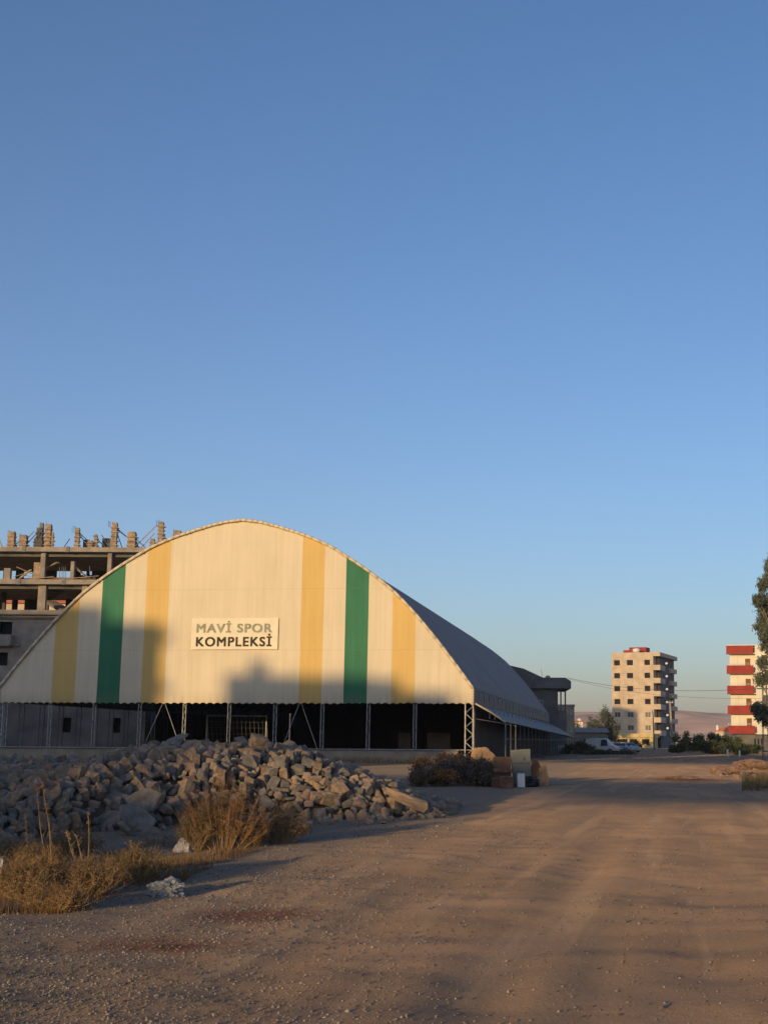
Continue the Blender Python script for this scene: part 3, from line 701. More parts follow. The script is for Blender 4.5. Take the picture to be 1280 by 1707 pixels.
MB().lathe(hb.pt(xo-2.9, 1, zr), [(0.05, 0), (0.3, 0.02), (0.32, 0.25), (0.1, 0.36), (0.01, 0.37)]).build('roof_vent', M['concrete'], rf)
MB().tube(hb.pt(at(905, 1200, 172).x-hb.o.x, 1, zr-0.2), hb.pt(at(902, 1200, 172).x-hb.o.x, 1, zr+1.2), 0.03, 4).build('antenna', M['steel'], rf)
hb.window(xw_-4.4, xw_-3.0, 5.2, 6.8, -0.13); hb.window(xw_-4.4, xw_-3.0, 1.5, 3.0, -0.13)
# small tan block beyond it
sbk = Bld('house', 'narrow tan house showing between the grey villa and the trees', 'house', (at(940, 1200, 215).x, 215, 0), 0)
zz = at(950, 1178, 215).z; xx = at(957, 1200, 215).x-sbk.o.x
sbk.box('wall', M['plaster'], -6, xx, 0, 8, 0, zz); sbk.box('parapet', M['plaster'], -6.1, xx+0.1, -0.1, 0.1, zz+.001, zz+0.35)
for l in range(2):
    for a in (xx-0.5, xx-1.2): sbk.window(a-0.15, a+0.15, zz-1.3-l*2.7, zz-0.6-l*2.7, -0.13, mid=False)

# ------------------------------------------------------------------ tan seven-storey block
KX = at(1102, 1237, 310).x
tb = Bld('apartment_building', 'tan apartment block with stacked corner balconies and a red rooftop shed', 'building', (KX-11.65*math.cos(R(20)), 310+11.65*math.sin(R(20)), 0), R(-20))
FL = 3.03; ztop = at(1102, 1087, 310).z; z0s = ztop-0.9-6*FL
holes = []; wins = []
W_ = 11.65; D_ = 20.0
for l in range(6):
    zb2 = z0s+l*FL
    for px0, px1 in ((1026.5, 1036.5), (1048.2, 1058.5), (1077.5, 1087)):
        # pixel to distance along the front
        def al(px):
            r_ = (px-800)/2232.0; ox, oy = tb.o.x, tb.o.y; return (r_*oy-ox)/(tb.u[0]-r_*tb.u[1])
        a0, a1 = al(px0), al(px1); holes.append((a0, a1, zb2+0.95, zb2+2.2)); wins.append((a0, a1, zb2+0.95, zb2+2.2, l))
BAL = al(1092.5)
# walls: main block with a notch at the near corner for balconies
tb.walls('wall', M['cream_wall'], 0, BAL, 0, D_, 0, ztop, holes)
tb.box('wall', M['grey_wall'], BAL+0.001, W_-0.9, 3.6, D_, 0, ztop-0.9)  # recess wall in grey: shade of the deep loggia put into its colour
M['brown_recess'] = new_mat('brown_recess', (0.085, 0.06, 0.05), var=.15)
tb.box('recess', M['brown_recess'], BAL+0.002, W_-0.95, 3.2, 3.598, 0, ztop-0.901)  # dark panel carrying the shade between the corner balconies in its colour
tb.box('parapet', M['cream_wall'], BAL+0.001, W_, -0.05, D_, ztop-0.9, ztop)
tb.box('roof', M['concrete'], 0.25, BAL-0.25, 0.25, D_-0.25, ztop-0.5, ztop-0.4)
for a0, a1, p, q, l in wins: tb.window(a0, a1, p, q, 0, fr=M['frame_white'] if l < 2 else M['rust'], glass=M['glass'] if l < 2 else M['dark'], mid=l < 2)  # upper openings are unglazed: dark sheets hold the room shade in their colour
for l in range(6):
    zb2 = z0s+l*FL
    tb.box('balcony', M['cream_wall'], BAL+0.001, W_+0.05, -0.25, 5.2, zb2-0.25, zb2+0.95)
    tb.box('balcony', M['cream_wall'], W_-0.88, W_-0.25, D_-6.5, D_+0.3, zb2-0.25, zb2+0.85)
    for b0 in (8, 12.5, 16): tb.window(b0, b0+1.3, zb2+0.9, zb2+2.2, None, side=W_-0.9+0.16, fr=M['dark_steel'])
    dish = MB().lathe(tb.pt(W_+0.5, 4.7, zb2+1.5), [(0.02, 0), (0.18, 0.03), (0.30, 0.11), (0.28, 0.13), (0.17, 0.05), (0.01, 0.02)], 12, axis=(-0.3, -0.8, 0.35)); dish.build('satellite_dish', M['white_paint'], tb.root)
tb.box('parapet', M['cream_wall'], W_-0.88, W_-0.25, D_-6.5, D_+0.3, ztop-0.9, ztop-0.1)
tb.box('roof_shed', M['red_paint'], al(1044), al(1073), 5, 9, ztop-0.3, at(1060, 1078.5, 316).z)
tb.box('roof_shed', M['red_paint'], al(1034), al(1044)-.01, 5, 8, ztop-0.3, at(1060, 1083, 316).z)
MB().lathe(tb.pt(al(1062), 1.4, ztop), [(0.1, 0), (0.75, 0.1), (0.9, 0.5), (0.8, 0.95), (0.1, 1.15)], 14).build('water_tank', M['white_paint'], tb.root)
# ground-floor annexe
an0 = al(1012.5); za_ = at(1060, 1229.5, 306).z
ah = [(al(1019)+0.1, al(1030), za_-1.1, za_-0.35), (al(1040), al(1056), za_-1.1, za_-0.35), (al(1060), al(1072), za_-1.1, za_-0.35), (al(1080), al(1092), za_-1.1, za_-0.35)]
annex = tb.box('annexe', M['yellow_wall'], an0+0.5, al(1098), -5, -0.01, 0, za_)
MB().fbox(tb.o, tb.u, tb.w, an0-0.1, al(1101), -5.7, -0.012, za_+0.001, za_+0.9).build('eave', M['yellow_wall'], tb.root)
for (a0, a1, p, q) in ah:
    MB().fbox(tb.o, tb.u, tb.w, a0, a1, -5.06, -5.002, p, q).build('vent_window', M['dark'], tb.root)
tb.box('door', M['rust'], al(1036), al(1044), -5.06, -5.002, 0.1, 1.9)
wt = MB(); pc = Vector((at(1022, 1237, 300).x, 300, 0)); rz = at(1022, 1217, 300).z
tank = thing('water_tank', 'round white water tank on a stand beside the yellow annexe', 'water tank', pc)
MB().lathe((pc.x, pc.y, rz-0.75), [(0.05, 0), (0.42, 0.12), (0.68, 0.45), (0.72, 0.8), (0.6, 1.2), (0.3, 1.45), (0.04, 1.52)], 16).build('tank', M['white_paint'], tank, smooth=True)
mb = MB()
for dx, dy in ((-.4, -.4), (.4, -.4), (.4, .4), (-.4, .4)): mb.tube((pc.x+dx, pc.y+dy, 0), (pc.x+dx*0.9, pc.y+dy*0.9, rz-0.6), 0.06, 5)
mb.build('stand', M['dark_steel'], tank)

# ------------------------------------------------------------------ red and white block at the right
YR = 200.0
rbx = at(1262, 1237, YR).x
rb = Bld('apartment_building', 'white apartment block with bright red balcony fronts beside the tall tree', 'building', (rbx, YR, 0), R(-10.6))
zc2 = lambda py: at(1235, py, YR).z
bands = [(1076.7, 1089.4), (1109, 1122.5), (1142.8, 1156.3), (1176, 1189.8), (1209.7, 1223)]
aL = (at(1216, 1237, YR).x-rbx)
zb0 = zc2(1224)
wholes = []
ww = []
for k in range(4):
    zf = zc2(bands[k+1][0]); 
    for a in (1.05, 1.95, 4.2): wholes.append((a, a+0.75, zf+0.1, zf+1.55)); ww.append((a, a+0.75, zf+0.1, zf+1.55))
rb.walls('wall', M['white_wall'], 0, 14, 0, 14, zb0, zc2(1076), wholes)
rb.box('wall', M['white_wall'], aL+0.35, -0.001, 1.35, 14, zb0, zc2(1076))
rb.box('roof', M['white_wall'], aL-0.15, 14.2, -0.2, 14.2, zc2(1076)+.001, zc2(1076)+0.12)
for a0, a1, p, q in ww: rb.window(a0, a1, p, q, 0, fr=M['rust'], mid=False)
for k, (ya, yb) in enumerate(bands):
    za, zb2 = zc2(ya), zc2(yb)
    b_ = rb.box('balcony', M['red_paint'], aL-0.15, -0.30, -0.15, -0.02, zb2, za)
    MB().fbox(rb.o, rb.u, rb.w, aL-0.15, aL-0.02, -0.018, 1.6, zb2, za).build('side_panel', M['red_paint'], b_)
    MB().fbox(rb.o, rb.u, rb.w, aL, -0.002, -0.018, 1.35, zb2-0.02, zb2+0.12).build('slab', M['white_wall'], b_)
    if k:
        mb = MB()
        for zz in (za+0.18, za+0.36): mb.tube(rb.pt(aL-0.1, -0.08, zz), rb.pt(-0.3, -0.08, zz), 0.02, 4)
        for i in range(6): a = aL-0.1+(-0.2-aL)*i/5; mb.tube(rb.pt(a, -0.08, za), rb.pt(a, -0.08, za+0.38), 0.02, 4)
        mb.build('railing', M['frame_white'], b_)
        d0 = at(1245.5, 1237, YR).x-rbx
        MB().fbox(rb.o, rb.u, rb.w, d0, d0+0.75, 1.29, 1.345, zb2+0.15, zb2+2.3).build('door', M['rust'], rb.root)
        MB().tube(rb.pt(aL+1.5, 1.30, zb2+.1), rb.pt(aL+1.5, 1.30, zb2+2.75), 0.035, 4).build('downpipe', M['frame_white'], rb.root)
rb.box('wall', M['grey_wall'], at(1231, 1237, YR).x-rbx, 14, 0.8, 14, 0, zb0-0.001, label='bare grey ground floor wall')
for px in (1258, 1263.5, 1269): a = at(px, 1237, YR).x-rbx; rb.box('opening', M['dark'], a-0.12, a+0.12, 0.74, 0.795, zc2(1242), zc2(1231))

# small far house between hill and hedge
sh = Bld('house', 'tiny sunlit house with reddish roof under the far hills', 'house', (at(1192, 1230, 420).x, 420, 0), R(-15))
zz = at(1200, 1219, 420).z; sh.box('wall', M['cream_wall'], 0, 6, 0, 7, 0, zz)
mb = MB(); A = [sh.pt(-.4, -.4, zz), sh.pt(6.4, -.4, zz), sh.pt(6.4, 7.4, zz), sh.pt(-.4, 7.4, zz), sh.pt(2, 3.5, zz+1.3), sh.pt(4.4, 3.5, zz+1.3)]
mb.add(A, [(0, 1, 5, 4), (1, 2, 5), (2, 3, 4, 5), (3, 0, 4), (0, 3, 2, 1)]); rf = mb.build('roof', M['roof_tile'], sh.root)
MB().fbox(sh.o, sh.u, sh.w, 0.2, 0.9, 0.5, 1.2, zz, zz+1.9).build('chimney', M['white_wall'], rf)
for a in (1.2, 3.2): sh.window(a, a+0.8, zz-1.5, zz-0.5, -0.13)
sh2 = Bld('house', 'small white house with domed tank above the dark shed roof', 'house', (at(957, 1230, 380).x, 380, 0), 0)
zz = at(960, 1203, 380).z; sh2.box('wall', M['white_wall'], 0, 2.4, 0, 5, 0, zz); MB().lathe(sh2.pt(1.5, 1, zz), [(0.3, 0), (0.6, 0.1), (0.62, 0.6), (0.3, 0.9), (0.02, 0.95)], 12).build('water_tank', M['white_paint'], sh2.root)
MB().fbox(sh2.o, sh2.u, sh2.w, -0.3, 2.7, -0.3, 5.3, zz+.001, zz+0.25).build('roof', M['roof_tile'], sh2.root); sh2.window(0.7, 1.6, zz-1.6, zz-0.6, -0.13)
# long grey shed left of the tan block
sd_ = Bld('shed', 'long low grey shed in shade behind the parked white van', 'shed', (at(955, 1237, 250).x, 250, 0), 0)
L_ = at(1012, 1237, 250).x-sd_.o.x; z1 = at(990, 1221, 250).z
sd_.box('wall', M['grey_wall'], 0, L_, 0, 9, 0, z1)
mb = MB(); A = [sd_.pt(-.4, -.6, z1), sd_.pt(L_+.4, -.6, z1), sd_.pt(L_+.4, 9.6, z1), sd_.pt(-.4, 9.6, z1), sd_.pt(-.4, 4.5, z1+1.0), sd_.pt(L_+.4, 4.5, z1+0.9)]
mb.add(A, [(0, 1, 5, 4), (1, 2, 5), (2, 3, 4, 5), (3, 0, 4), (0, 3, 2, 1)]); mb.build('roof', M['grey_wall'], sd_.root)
sd_.box('door', M['dark'], 2, 3.6, -0.05, -.003, 0.1, 2.0)

# ------------------------------------------------------------------ poles and cables
def pole(name, label, cat, px, pyt, Y, r0, r1, mat, head, lean=0):
    b = at(px, 1245, Y); t = at(px+lean, pyt, Y)
    o = thing(name, label, cat, (b.x, Y, 0)); MB().tube((b.x, Y, 0), (t.x, Y, t.z), r0, 8, r1).build('pole', mat, o)
    if head == 'cross':
        mb = MB().box(t.x-0.55, t.x+0.55, Y-0.08, Y+0.08, t.z-0.1, t.z+0.05); mb.build('crossarm', M['steel'], o)
        mb = MB()
        for dx in (-0.45, 0, 0.45): mb.lathe((t.x+dx, Y, t.z+0.05), [(0.05, 0), (0.09, 0.05), (0.05, 0.12), (0.08, 0.16), (0.02, 0.22)], 8)
        mb.build('insulator', M['white_paint'], o)
    elif head == 'lamp':
        MB().tube((t.x, Y, t.z), (t.x-0.2, Y-1.2, t.z+0.15), 0.04, 6).build('arm', M['steel'], o)
        MB().box(t.x-0.32, t.x-0.08, Y-1.9, Y-1.2, t.z+0.1, t.z+0.22).build('lamp_head', M['steel'], o)
    return o, t
pole('utility_pole', 'thick pale pole with short crossarm before the shaded side of the tan block', 'pole', 1121, 1171, 225, 0.24, 0.15, M['concrete'], 'cross', lean=-5)
pole('street_lamp', 'thin dark lamp pole standing before the yellow annexe', 'street lamp', 1090, 1186, 235, 0.12, 0.09, M['bark'], 'lamp', lean=-2.5)
# lattice pylon at the right
Yp = 118; pb = at(1276, 1245, Yp); pt_ = at(1273, 1120, Yp)
py = thing('lattice_pylon', 'slender steel lattice pylon carrying cables beside the tall tree', 'pylon', (pb.x, Yp, 0))
mb = MB(); cs = []
for sx, sy in ((-1, -1), (1, -1), (1, 1), (-1, 1)):
    mb.tube((pb.x+sx*0.28, Yp+sy*0.28, 0), (pt_.x+sx*0.14, Yp+sy*0.14, pt_.z), 0.035, 4)
n = 14
for k in range(n):
    f0, f1 = k/n, (k+1)/n
    def c_(f, sx, sy): w = 0.28+(0.14-0.28)*f; return (pb.x+(pt_.x-pb.x)*f+sx*w, Yp+sy*w, pt_.z*f)
    for (a, b) in (((-1, -1), (1, -1)), ((1, -1), (1, 1)), ((1, 1), (-1, 1)), ((-1, 1), (-1, -1))):
        mb.tube(c_(f0, *a), c_(f0, *b), 0.018, 4)
        if k % 2: mb.tube(c_(f0, *a), c_(f1, *b), 0.016, 4)
mb.build('lattice', M['dark_steel'], py)
MB().box(pt_.x-0.7, pt_.x+0.7, Yp-0.05, Yp+0.05, at(1273, 1149, Yp).z, at(1273, 1149, Yp).z+0.1).build('crossarm', M['dark_steel'], py)
def cable(label, a, b, sag, r=0.02):
    mb = MB(); pts = []
    for i in range(25):
        f = i/24; p = Vector(a)*(1-f)+Vector(b)*f; p.z -= 4*sag*f*(1-f); pts.append(p)
    mb.path(pts, r, 4); tag(mb.build('power_cable', M['dark_steel']), label, 'cable', 'cables to the lattice pylon')
r1 = hb.pt(xo-0.4, 0, zr+0.02)
cable('upper thin cable sagging from the grey villa roof to the pylon', r1, (pt_.x-0.6, Yp, at(1273, 1148, Yp).z), 0.75, 0.024)
cable('lower thin cable sagging behind from the grey villa roof to the pylon', r1+Vector((0.1, 0.5, -0.1)), (pt_.x-0.3, Yp, at(1273, 1164, Yp).z), 0.75, 0.016)

# ------------------------------------------------------------------ foliage builders
def leaves(n, centers, radii, size, stretch=1.0, droop=0.0, seed=1, flat=0.0):
    """n leaf faces scattered in ellipsoid clumps; returns verts, faces"""
    r = np.random.default_rng(seed); c = np.asarray(centers); rd = np.asarray(radii)
    if rd.ndim == 1: rd = np.stack([rd]*3, -1)
    w = rd.prod(1)**(2/3); w /= w.sum(); k = r.choice(len(c), n, p=w)
    d = r.normal(size=(n, 3)); d /= np.linalg.norm(d, axis=1)[:, None]
    p = c[k]+d*rd[k]*(r.random(n)**0.45)[:, None]*(1+0.18*r.normal(size=n))[:, None]
    a = r.normal(size=(n, 3)); a[:, 2] -= droop*2; a /= np.linalg.norm(a, axis=1)[:, None]
    b = np.cross(a, r.normal(size=(n, 3))); b /= np.linalg.norm(b, axis=1)[:, None]
    s = size*(0.6+0.8*r.random(n))[:, None]
    v = np.stack([p-a*s*stretch, p+b*s*0.5, p+a*s*stretch, p-b*s*0.5], 1).reshape(-1, 3)
    return v, np.arange(4*n).reshape(n, 4)
def limbs(mb, base, top, r0, targets, seed=0):
    rr = random.Random(seed); p0 = Vector(base); p1 = Vector(top); pts = [p0]
    for i in range(1, 8): f = i/7; pts.append(p0*(1-f)+p1*f+Vector((rr.uniform(-1, 1), rr.uniform(-1, 1), 0))*0.03*(p1-p0).length*(1 if i < 7 else 0)*0.6)
    for i in range(7): mb.tube(pts[i], pts[i+1], r0*(1-0.11*i), 7, r0*(1-0.11*(i+1)))
    for t in targets:
        t = Vector(t); i = max(1, min(6, int(7*max(0.15, (t.z-p0.z)/(p1.z-p0.z)-0.22)))); s = pts[i]; m = s*0.5+t*0.5+Vector((0, 0, (t-s).length*0.08))
        mb.tube(s, m, r0*0.38, 5, r0*0.25); mb.tube(m, t, r0*0.25, 5, r0*0.08)
def tree(name, label, cat, base, crown, size, n, leafmat, trunk_r, stretch=1.2, droop=0.3, seed=1, group=None, top=None):
    """crown: list of (x, y, z, rx, rz) clumps relative to base"""
    b = Vector(base); o = thing(name, label, cat, b, group)
    C_ = [(b.x+c[0], b.y+c[1], b.z+c[2]) for c in crown]; Rr = [(c[3], c[3], c[4]) for c in crown]
    top = top or max(C_, key=lambda c: c[2])
    mb = MB(); limbs(mb, b-Vector((0, 0, 0.1)), top, trunk_r, C_, seed); mb.build('trunk', M['bark'], o)
    Rr = [(a*0.88, b_*0.88, c*0.88) for a, b_, c in Rr]; v, f = leaves(n, C_, Rr, size, stretch, droop, seed); r = np.random.default_rng(seed)
    mi = r.choice(len(leafmat), n, p=[0.55, 0.3, 0.15][:len(leafmat)] if len(leafmat) == 3 else None)
    fast_mesh('crown', v, f, None, o, mi=mi, mats=leafmat); return o
def leaf_mat(name, col):
    m = new_mat(name, col, rough=0.6, var=0.3, scale=1.3); 
    return m
EU = [leaf_mat('eucalypt_leaf', (0.10, 0.115, 0.075)), leaf_mat('eucalypt_leaf_pale', (0.17, 0.175, 0.12)), leaf_mat('eucalypt_leaf_dry', (0.17, 0.135, 0.085))]
DK = [leaf_mat('dark_leaf', (0.045, 0.062, 0.026)), leaf_mat('mid_leaf', (0.075, 0.085, 0.03)), leaf_mat('brown_leaf', (0.085, 0.065, 0.03))]
GR = [leaf_mat('green_leaf', (0.095, 0.125, 0.042)), leaf_mat('lit_leaf', (0.12, 0.13, 0.045)), leaf_mat('olive_leaf', (0.09, 0.08, 0.035))]  # three leaf tones mixed at random

# tall eucalyptus at the right edge (seen from its left flank)
YT = 110.0; tx = at(1306, 1245, YT).x
cl = []; rr = random.Random(5)
def tp(px, py, dy, rx, rz): p = at(px, py, YT); cl.append((p.x-tx, dy, p.z, rx, rz))
for (px, py, rx, rz) in ((1281, 945, 0.45, 0.9), (1290, 965, 1.0, 1.2), (1272, 975, 0.55, 0.8), (1300, 940, 1.1, 1.3), (1268, 1000, 0.75, 0.7), (1282, 1010, 1.2, 1.3), (1262, 1005, 0.4, 0.35), (1257, 998, 0.28, 0.3),
                         (1278, 1040, 0.9, 1.0), (1290, 1050, 1.2, 1.2), (1266, 1044, 0.5, 0.35), (1268, 1060, 0.55, 0.6), (1276, 1075, 0.7, 0.8), (1292, 1090, 1.1, 1.3), (1270, 1105, 0.6, 0.7), (1266, 1133, 0.6, 0.75),
                         (1276, 1125, 0.6, 0.7), (1258, 1180, 0.55, 0.55), (1263, 1195, 0.5, 0.55), (1272, 1185, 0.8, 0.9), (1280, 1200, 0.6, 0.8), (1251, 1182, 0.25, 0.3), (1300, 1150, 0.9, 1.2), (1310, 1010, 1.3, 1.6), (1322, 960, 1.2, 1.4), (1330, 1050, 1.4, 1.6), (1320, 1110, 1.2, 1.4), (1335, 1000, 1.0, 1.3)):
    tp(px, py, rr.uniform(-0.9, 0.9), rx, rz)
tree('eucalyptus_tree', 'tall drooping eucalyptus towering over the red and white block', 'tree', (tx, YT, 0), cl, 0.085, 26000, EU, 0.24, 1.7, 0.8, 3, top=(at(1302, 950, YT).x, YT, at(1302, 950, YT).z))
# shrubs and trees far back
def bushes(px, pyt, Y, w, n, seed, mats, label, name='shrub', cat='shrub', base_py=None, group=None, size=0.16):
    b = at(px, 1245, Y); zt2 = at(px, pyt, Y).z; r = random.Random(seed); cl = []
    for k in range(9):
        f = r.random(); cl.append((r.uniform(-w/2, w/2), r.uniform(-1, 1), zt2*(0.25+0.6*f)*(1 if abs(f) else 1), w*0.26, zt2*0.24))
    return tree(name, label, cat, (b.x, Y, 0), cl, size, n, mats, 0.12, 1.2, 0.1, seed, group)
bushes(991, 1184, 270, 4.0, 2600, 2, EU, 'shorter pale tree left of the pair beside the tan block', 'tree', 'tree')
bushes(1011, 1172, 272, 4.0, 3400, 3, EU, 'taller rounded tree close against the tan block wall', 'tree', 'tree')
bushes(975, 1200, 262, 5.0, 2400, 4, EU, 'low wide tree behind the long grey shed', 'tree', 'tree')
i = 0
hedge_lbl = ['dense green bush close to the foot of the tan block', 'green bush with a pointed top below the hill', 'bright tipped green bush in the middle of the hedge row', 'low dark bush in front of the green hedge row', 'olive bush just under the far tiny house', 'rounded olive bush beneath the lowest red balcony', 'dark bush beside the two white posts', 'spreading dark bush by the grey ground floor wall', 'small green bush before the hill slope']
for (px, pyt, Y, w, n, s_, m_) in ((1140, 1221, 190, 3.0, 2200, 11, GR), (1158, 1218, 195, 2.6, 2200, 12, GR), (1176, 1222, 190, 2.6, 2200, 13, GR), (1196, 1234, 160, 3.6, 2400, 14, DK), (1203, 1224, 195, 3.0, 2200, 15, GR), (1222, 1226, 185, 2.8, 2200, 16, GR), (1222, 1240, 150, 3.2, 2000, 17, DK), (1246, 1239, 165, 3.4, 2000, 18, DK), (1127, 1238, 175, 2.2, 1600, 19, DK)):
    bushes(px, pyt, Y, w, n, s_, m_, hedge_lbl[i], group='bushes along the far side of the road', size=0.13); i += 1
for k, (px, pyt, Y, w, lb) in enumerate(((962, 1236, 150, 3.0, 'dark shaded bush at the far end of the hall awning'), (1002, 1250, 150, 3.4, 'dark low bush in front of the white van'), (1028, 1252, 150, 3.2, 'dark low bush in front of the parked grey car'), (982, 1250, 145, 2.6, 'dark low bush between the awning end and the white van'), (1063, 1234, 240, 3.6, 'bare brownish shrub against the yellow annexe wall'))):
    bushes(px, pyt, Y, w, 1800 if k < 4 else 900, 30+k, DK, lb, group='dark bushes by the parked cars', size=0.12)

# two white marker posts
for k, (px, pyt, lb) in enumerate(((1212, 1251, 'white marker post nearer the hedge middle'), (1232, 1253, 'white marker post closer to the red and white block'))):
    p = at(px, 1260, 140); z = at(px, pyt-2, 140).z
    o = thing('marker_post', lb, 'post', (p.x, 140, 0), 'white marker posts'); MB().lathe((p.x, 140, 0), [(0.11, 0), (0.10, z*0.9), (0.06, z), (0.01, z+0.02)], 8).build('post', M['white_paint'], o)
    MB().lathe((p.x, 140, 0.0), [(0.17, -0.05), (0.17, 0.08), (0.12, 0.12)], 8).build('footing', M['concrete'], o)

# ------------------------------------------------------------------ vehicles
M['car_white'] = new_mat('white_car_paint', (0.50, 0.50, 0.52), rough=0.35, var=0.05, spec=0.5)
M['car_grey'] = new_mat('grey_car_paint', (0.10, 0.105, 0.12), rough=0.3, var=0.05, spec=0.5)
M['car_pale'] = new_mat('pale_car_paint', (0.34, 0.36, 0.37), rough=0.35, var=0.05, spec=0.5)
def car(name, label, cat, x, y, ang, L, W, H, paint, van=False, group=None):
    o = thing(name, label, cat, (x, y, 0), group); ca, sa_ = math.cos(ang), math.sin(ang)
    def wp(p): return (x+p[0]*ca-p[1]*sa_, y+p[0]*sa_+p[1]*ca, p[2])
    if van: sec = [(-L/2, .45, .95), (-L/2+.05, .35, H*.97), (-L/2+.5, .3, H), (L*.12, .3, H), (L*.27, .3, H*.72), (L*.30, .3, H*.58), (L/2-.1, .35, H*.48), (L/2, .42, .7)]
    else: sec = [(-L/2, .45, .85), (-L/2+.1, .35, .98), (-L*.36, .3, 1.02), (-L*.24, .3, H*.97), (0, .3, H), (L*.12, .3, H*.95), (L*.26, .3, .98), (L/2-.15, .35, .82), (L/2, .42, .62)]
    mb = MB(); vs = []
    for (a, z0, z1) in sec:
        belt = min(z1, .95); wt = W/2*(1-0.18*max(0, (z1-.95)/(H-.95+.01)))
        vs += [wp((a, -W/2*.96, z0)), wp((a, -W/2, (z0+belt)/2)), wp((a, -W/2*.98, belt)), wp((a, -wt, z1)), wp((a, 0, z1+0.03)), wp((a, wt, z1)), wp((a, W/2*.98, belt)), wp((a, W/2, (z0+belt)/2)), wp((a, W/2*.96, z0))]
    n = 9; fs = []
    for k in range(len(sec)-1):
        for j in range(n-1): fs.append((k*n+j, k*n+j+1, (k+1)*n+j+1, (k+1)*n+j))
        fs.append((k*n+n-1, k*n, (k+1)*n, (k+1)*n+n-1))
    fs += [tuple(range(n))[::-1], tuple(range((len(sec)-1)*n, len(sec)*n))]
    mb.add(vs, fs); body = mb.build('body', paint, o, smooth=False)
    g = MB(); zt2 = H*.93; x0, x1 = (-L*.3, L*.10) if not van else (L*.0, L*.2)
    for s in (-1, 1):
        for (a0, a1) in (((x0, (x0+x1)/2-.05), ((x0+x1)/2+.05, x1)) if not van else ((x0, x1),)):
            g.add([wp((a0, s*(W/2*.98+.01), 1.0)), wp((a1+.15, s*(W/2*.98+.01), 1.0)), wp((a1, s*(W/2*.87), zt2)), wp((a0+.1, s*(W/2*.87), zt2))], [(0, 1, 2, 3)])
    g.build('side_window', M['glass'], o)
    g = MB()
    if van: fx, fz, fx2, fz2 = L*.28+.03, H*.66, L*.135+.03, H*.97
    else: fx, fz, fx2, fz2 = L*.25+.03, 1.0, L*.13+.03, H*.95
    g.add([wp((fx, -W*.40, fz)), wp((fx, W*.40, fz)), wp((fx2, W*.36, fz2)), wp((fx2, -W*.36, fz2))], [(0, 1, 2, 3)]); g.build('windscreen', M['glass'], o)
    g = MB()
    if van: g.add([wp((-L/2-.01, -W*.36, H*.58)), wp((-L/2-.01, W*.36, H*.58)), wp((-L/2+.03, W*.34, H*.88)), wp((-L/2+.03, -W*.34, H*.88))], [(0, 1, 2, 3)])
    else: g.add([wp((-L*.36-.02, -W*.38, 1.03)), wp((-L*.36-.02, W*.38, 1.03)), wp((-L*.25-.02, W*.34, H*.94)), wp((-L*.25-.02, -W*.34, H*.94))], [(0, 1, 2, 3)])
    g.build('rear_window', M['glass'], o)
    for a in (-L*.31, L*.31):
        for s in (-1, 1):
            c = Vector(wp((a, s*(W/2-.1), .33))); ax = Vector((-sa_*s, ca*s, 0))
            w_ = MB().tube(c-ax*.1, c+ax*.12, .33, 16).build('wheel', M['black_rubber'], o); MB().tube(c+ax*.121, c+ax*.14, .19, 12).build('rim', M['steel'], w_)
    for s in (-1, 1):
        MB().fbox((x, y, 0), (ca, sa_), (-sa_, ca), L/2-.12, L/2+.01, s*W*.36-.16, s*W*.36+.16, .62, .78).build('headlight', M['frame_white'], o)
        MB().fbox((x, y, 0), (ca, sa_), (-sa_, ca), -L/2-.01, -L/2+.1, s*W*.42-.09, s*W*.42+.09, .75, 1.0).build('tail_light', M['red_paint'], o)
    return o
car('van', 'dusty white van parked with its flank to the road by the shed', 'van', at(1004, 1250, 178).x, 178, R(-25), 4.3, 1.8, 1.95, M['car_white'], van=True)
car('parked_car', 'dark grey car parked beside the white van', 'car', at(1027, 1250, 182).x, 182, R(-60), 4.1, 1.7, 1.42, M['car_grey'])
car('parked_car', 'pale car parked farthest along the row before the yellow annexe', 'car', at(1046, 1250, 186).x, 186, R(-62), 4.1, 1.7, 1.42, M['car_pale'])
car('parked_car', 'pale car half hidden between the shed and the white van', 'car', at(980, 1250, 186).x, 186, R(-75), 4.1, 1.7, 1.42, M['car_pale'])

# ------------------------------------------------------------------ rubble heap
def chunk(seed, a=1.0, b=0.8, c=0.6, kind='rough'):
    r = random.Random(seed); bm = bmesh.new()
    if kind == 'slab': a, b, c = 1.2, 0.95, 0.22
    pts = []
    for sx in (-1, 1):
        for sy in (-1, 1):
            for sz in (-1, 1):
                pts.append((sx*a*r.uniform(.55, 1), sy*b*r.uniform(.55, 1), sz*c*r.uniform(.6, 1)))
    for k in range(7):
        d = Vector((r.gauss(0, 1), r.gauss(0, 1), r.gauss(0, 1))).normalized(); pts.append((d.x*a*1.05, d.y*b*1.05, d.z*c*1.05))
    vs = [bm.verts.new(p) for p in pts]; bmesh.ops.convex_hull(bm, input=vs)
    bmesh.ops.delete(bm, geom=[v for v in bm.verts if not v.link_faces], context='VERTS')
    bmesh.ops.triangulate(bm, faces=bm.faces); bmesh.ops.subdivide_edges(bm, edges=bm.edges, cuts=1, use_grid_fill=True)
    # notch a bite out of the piece and roughen it
    n = Vector((r.gauss(0, 1), r.gauss(0, 1), r.gauss(0, .6))).normalized()
    for v in bm.verts:
        k = v.co.dot(n)
        if k > 0.55: v.co -= n*(k-0.55)*0.85
        q = mnoise.noise(v.co*2.3+Vector((seed, 0, 0))); v.co += v.co.normalized()*q*0.16
    bmesh.ops.recalc_face_normals(bm, faces=bm.faces)
    me = bpy.data.meshes.new('rubble_block'); bm.to_mesh(me); bm.free(); return me
CH = []
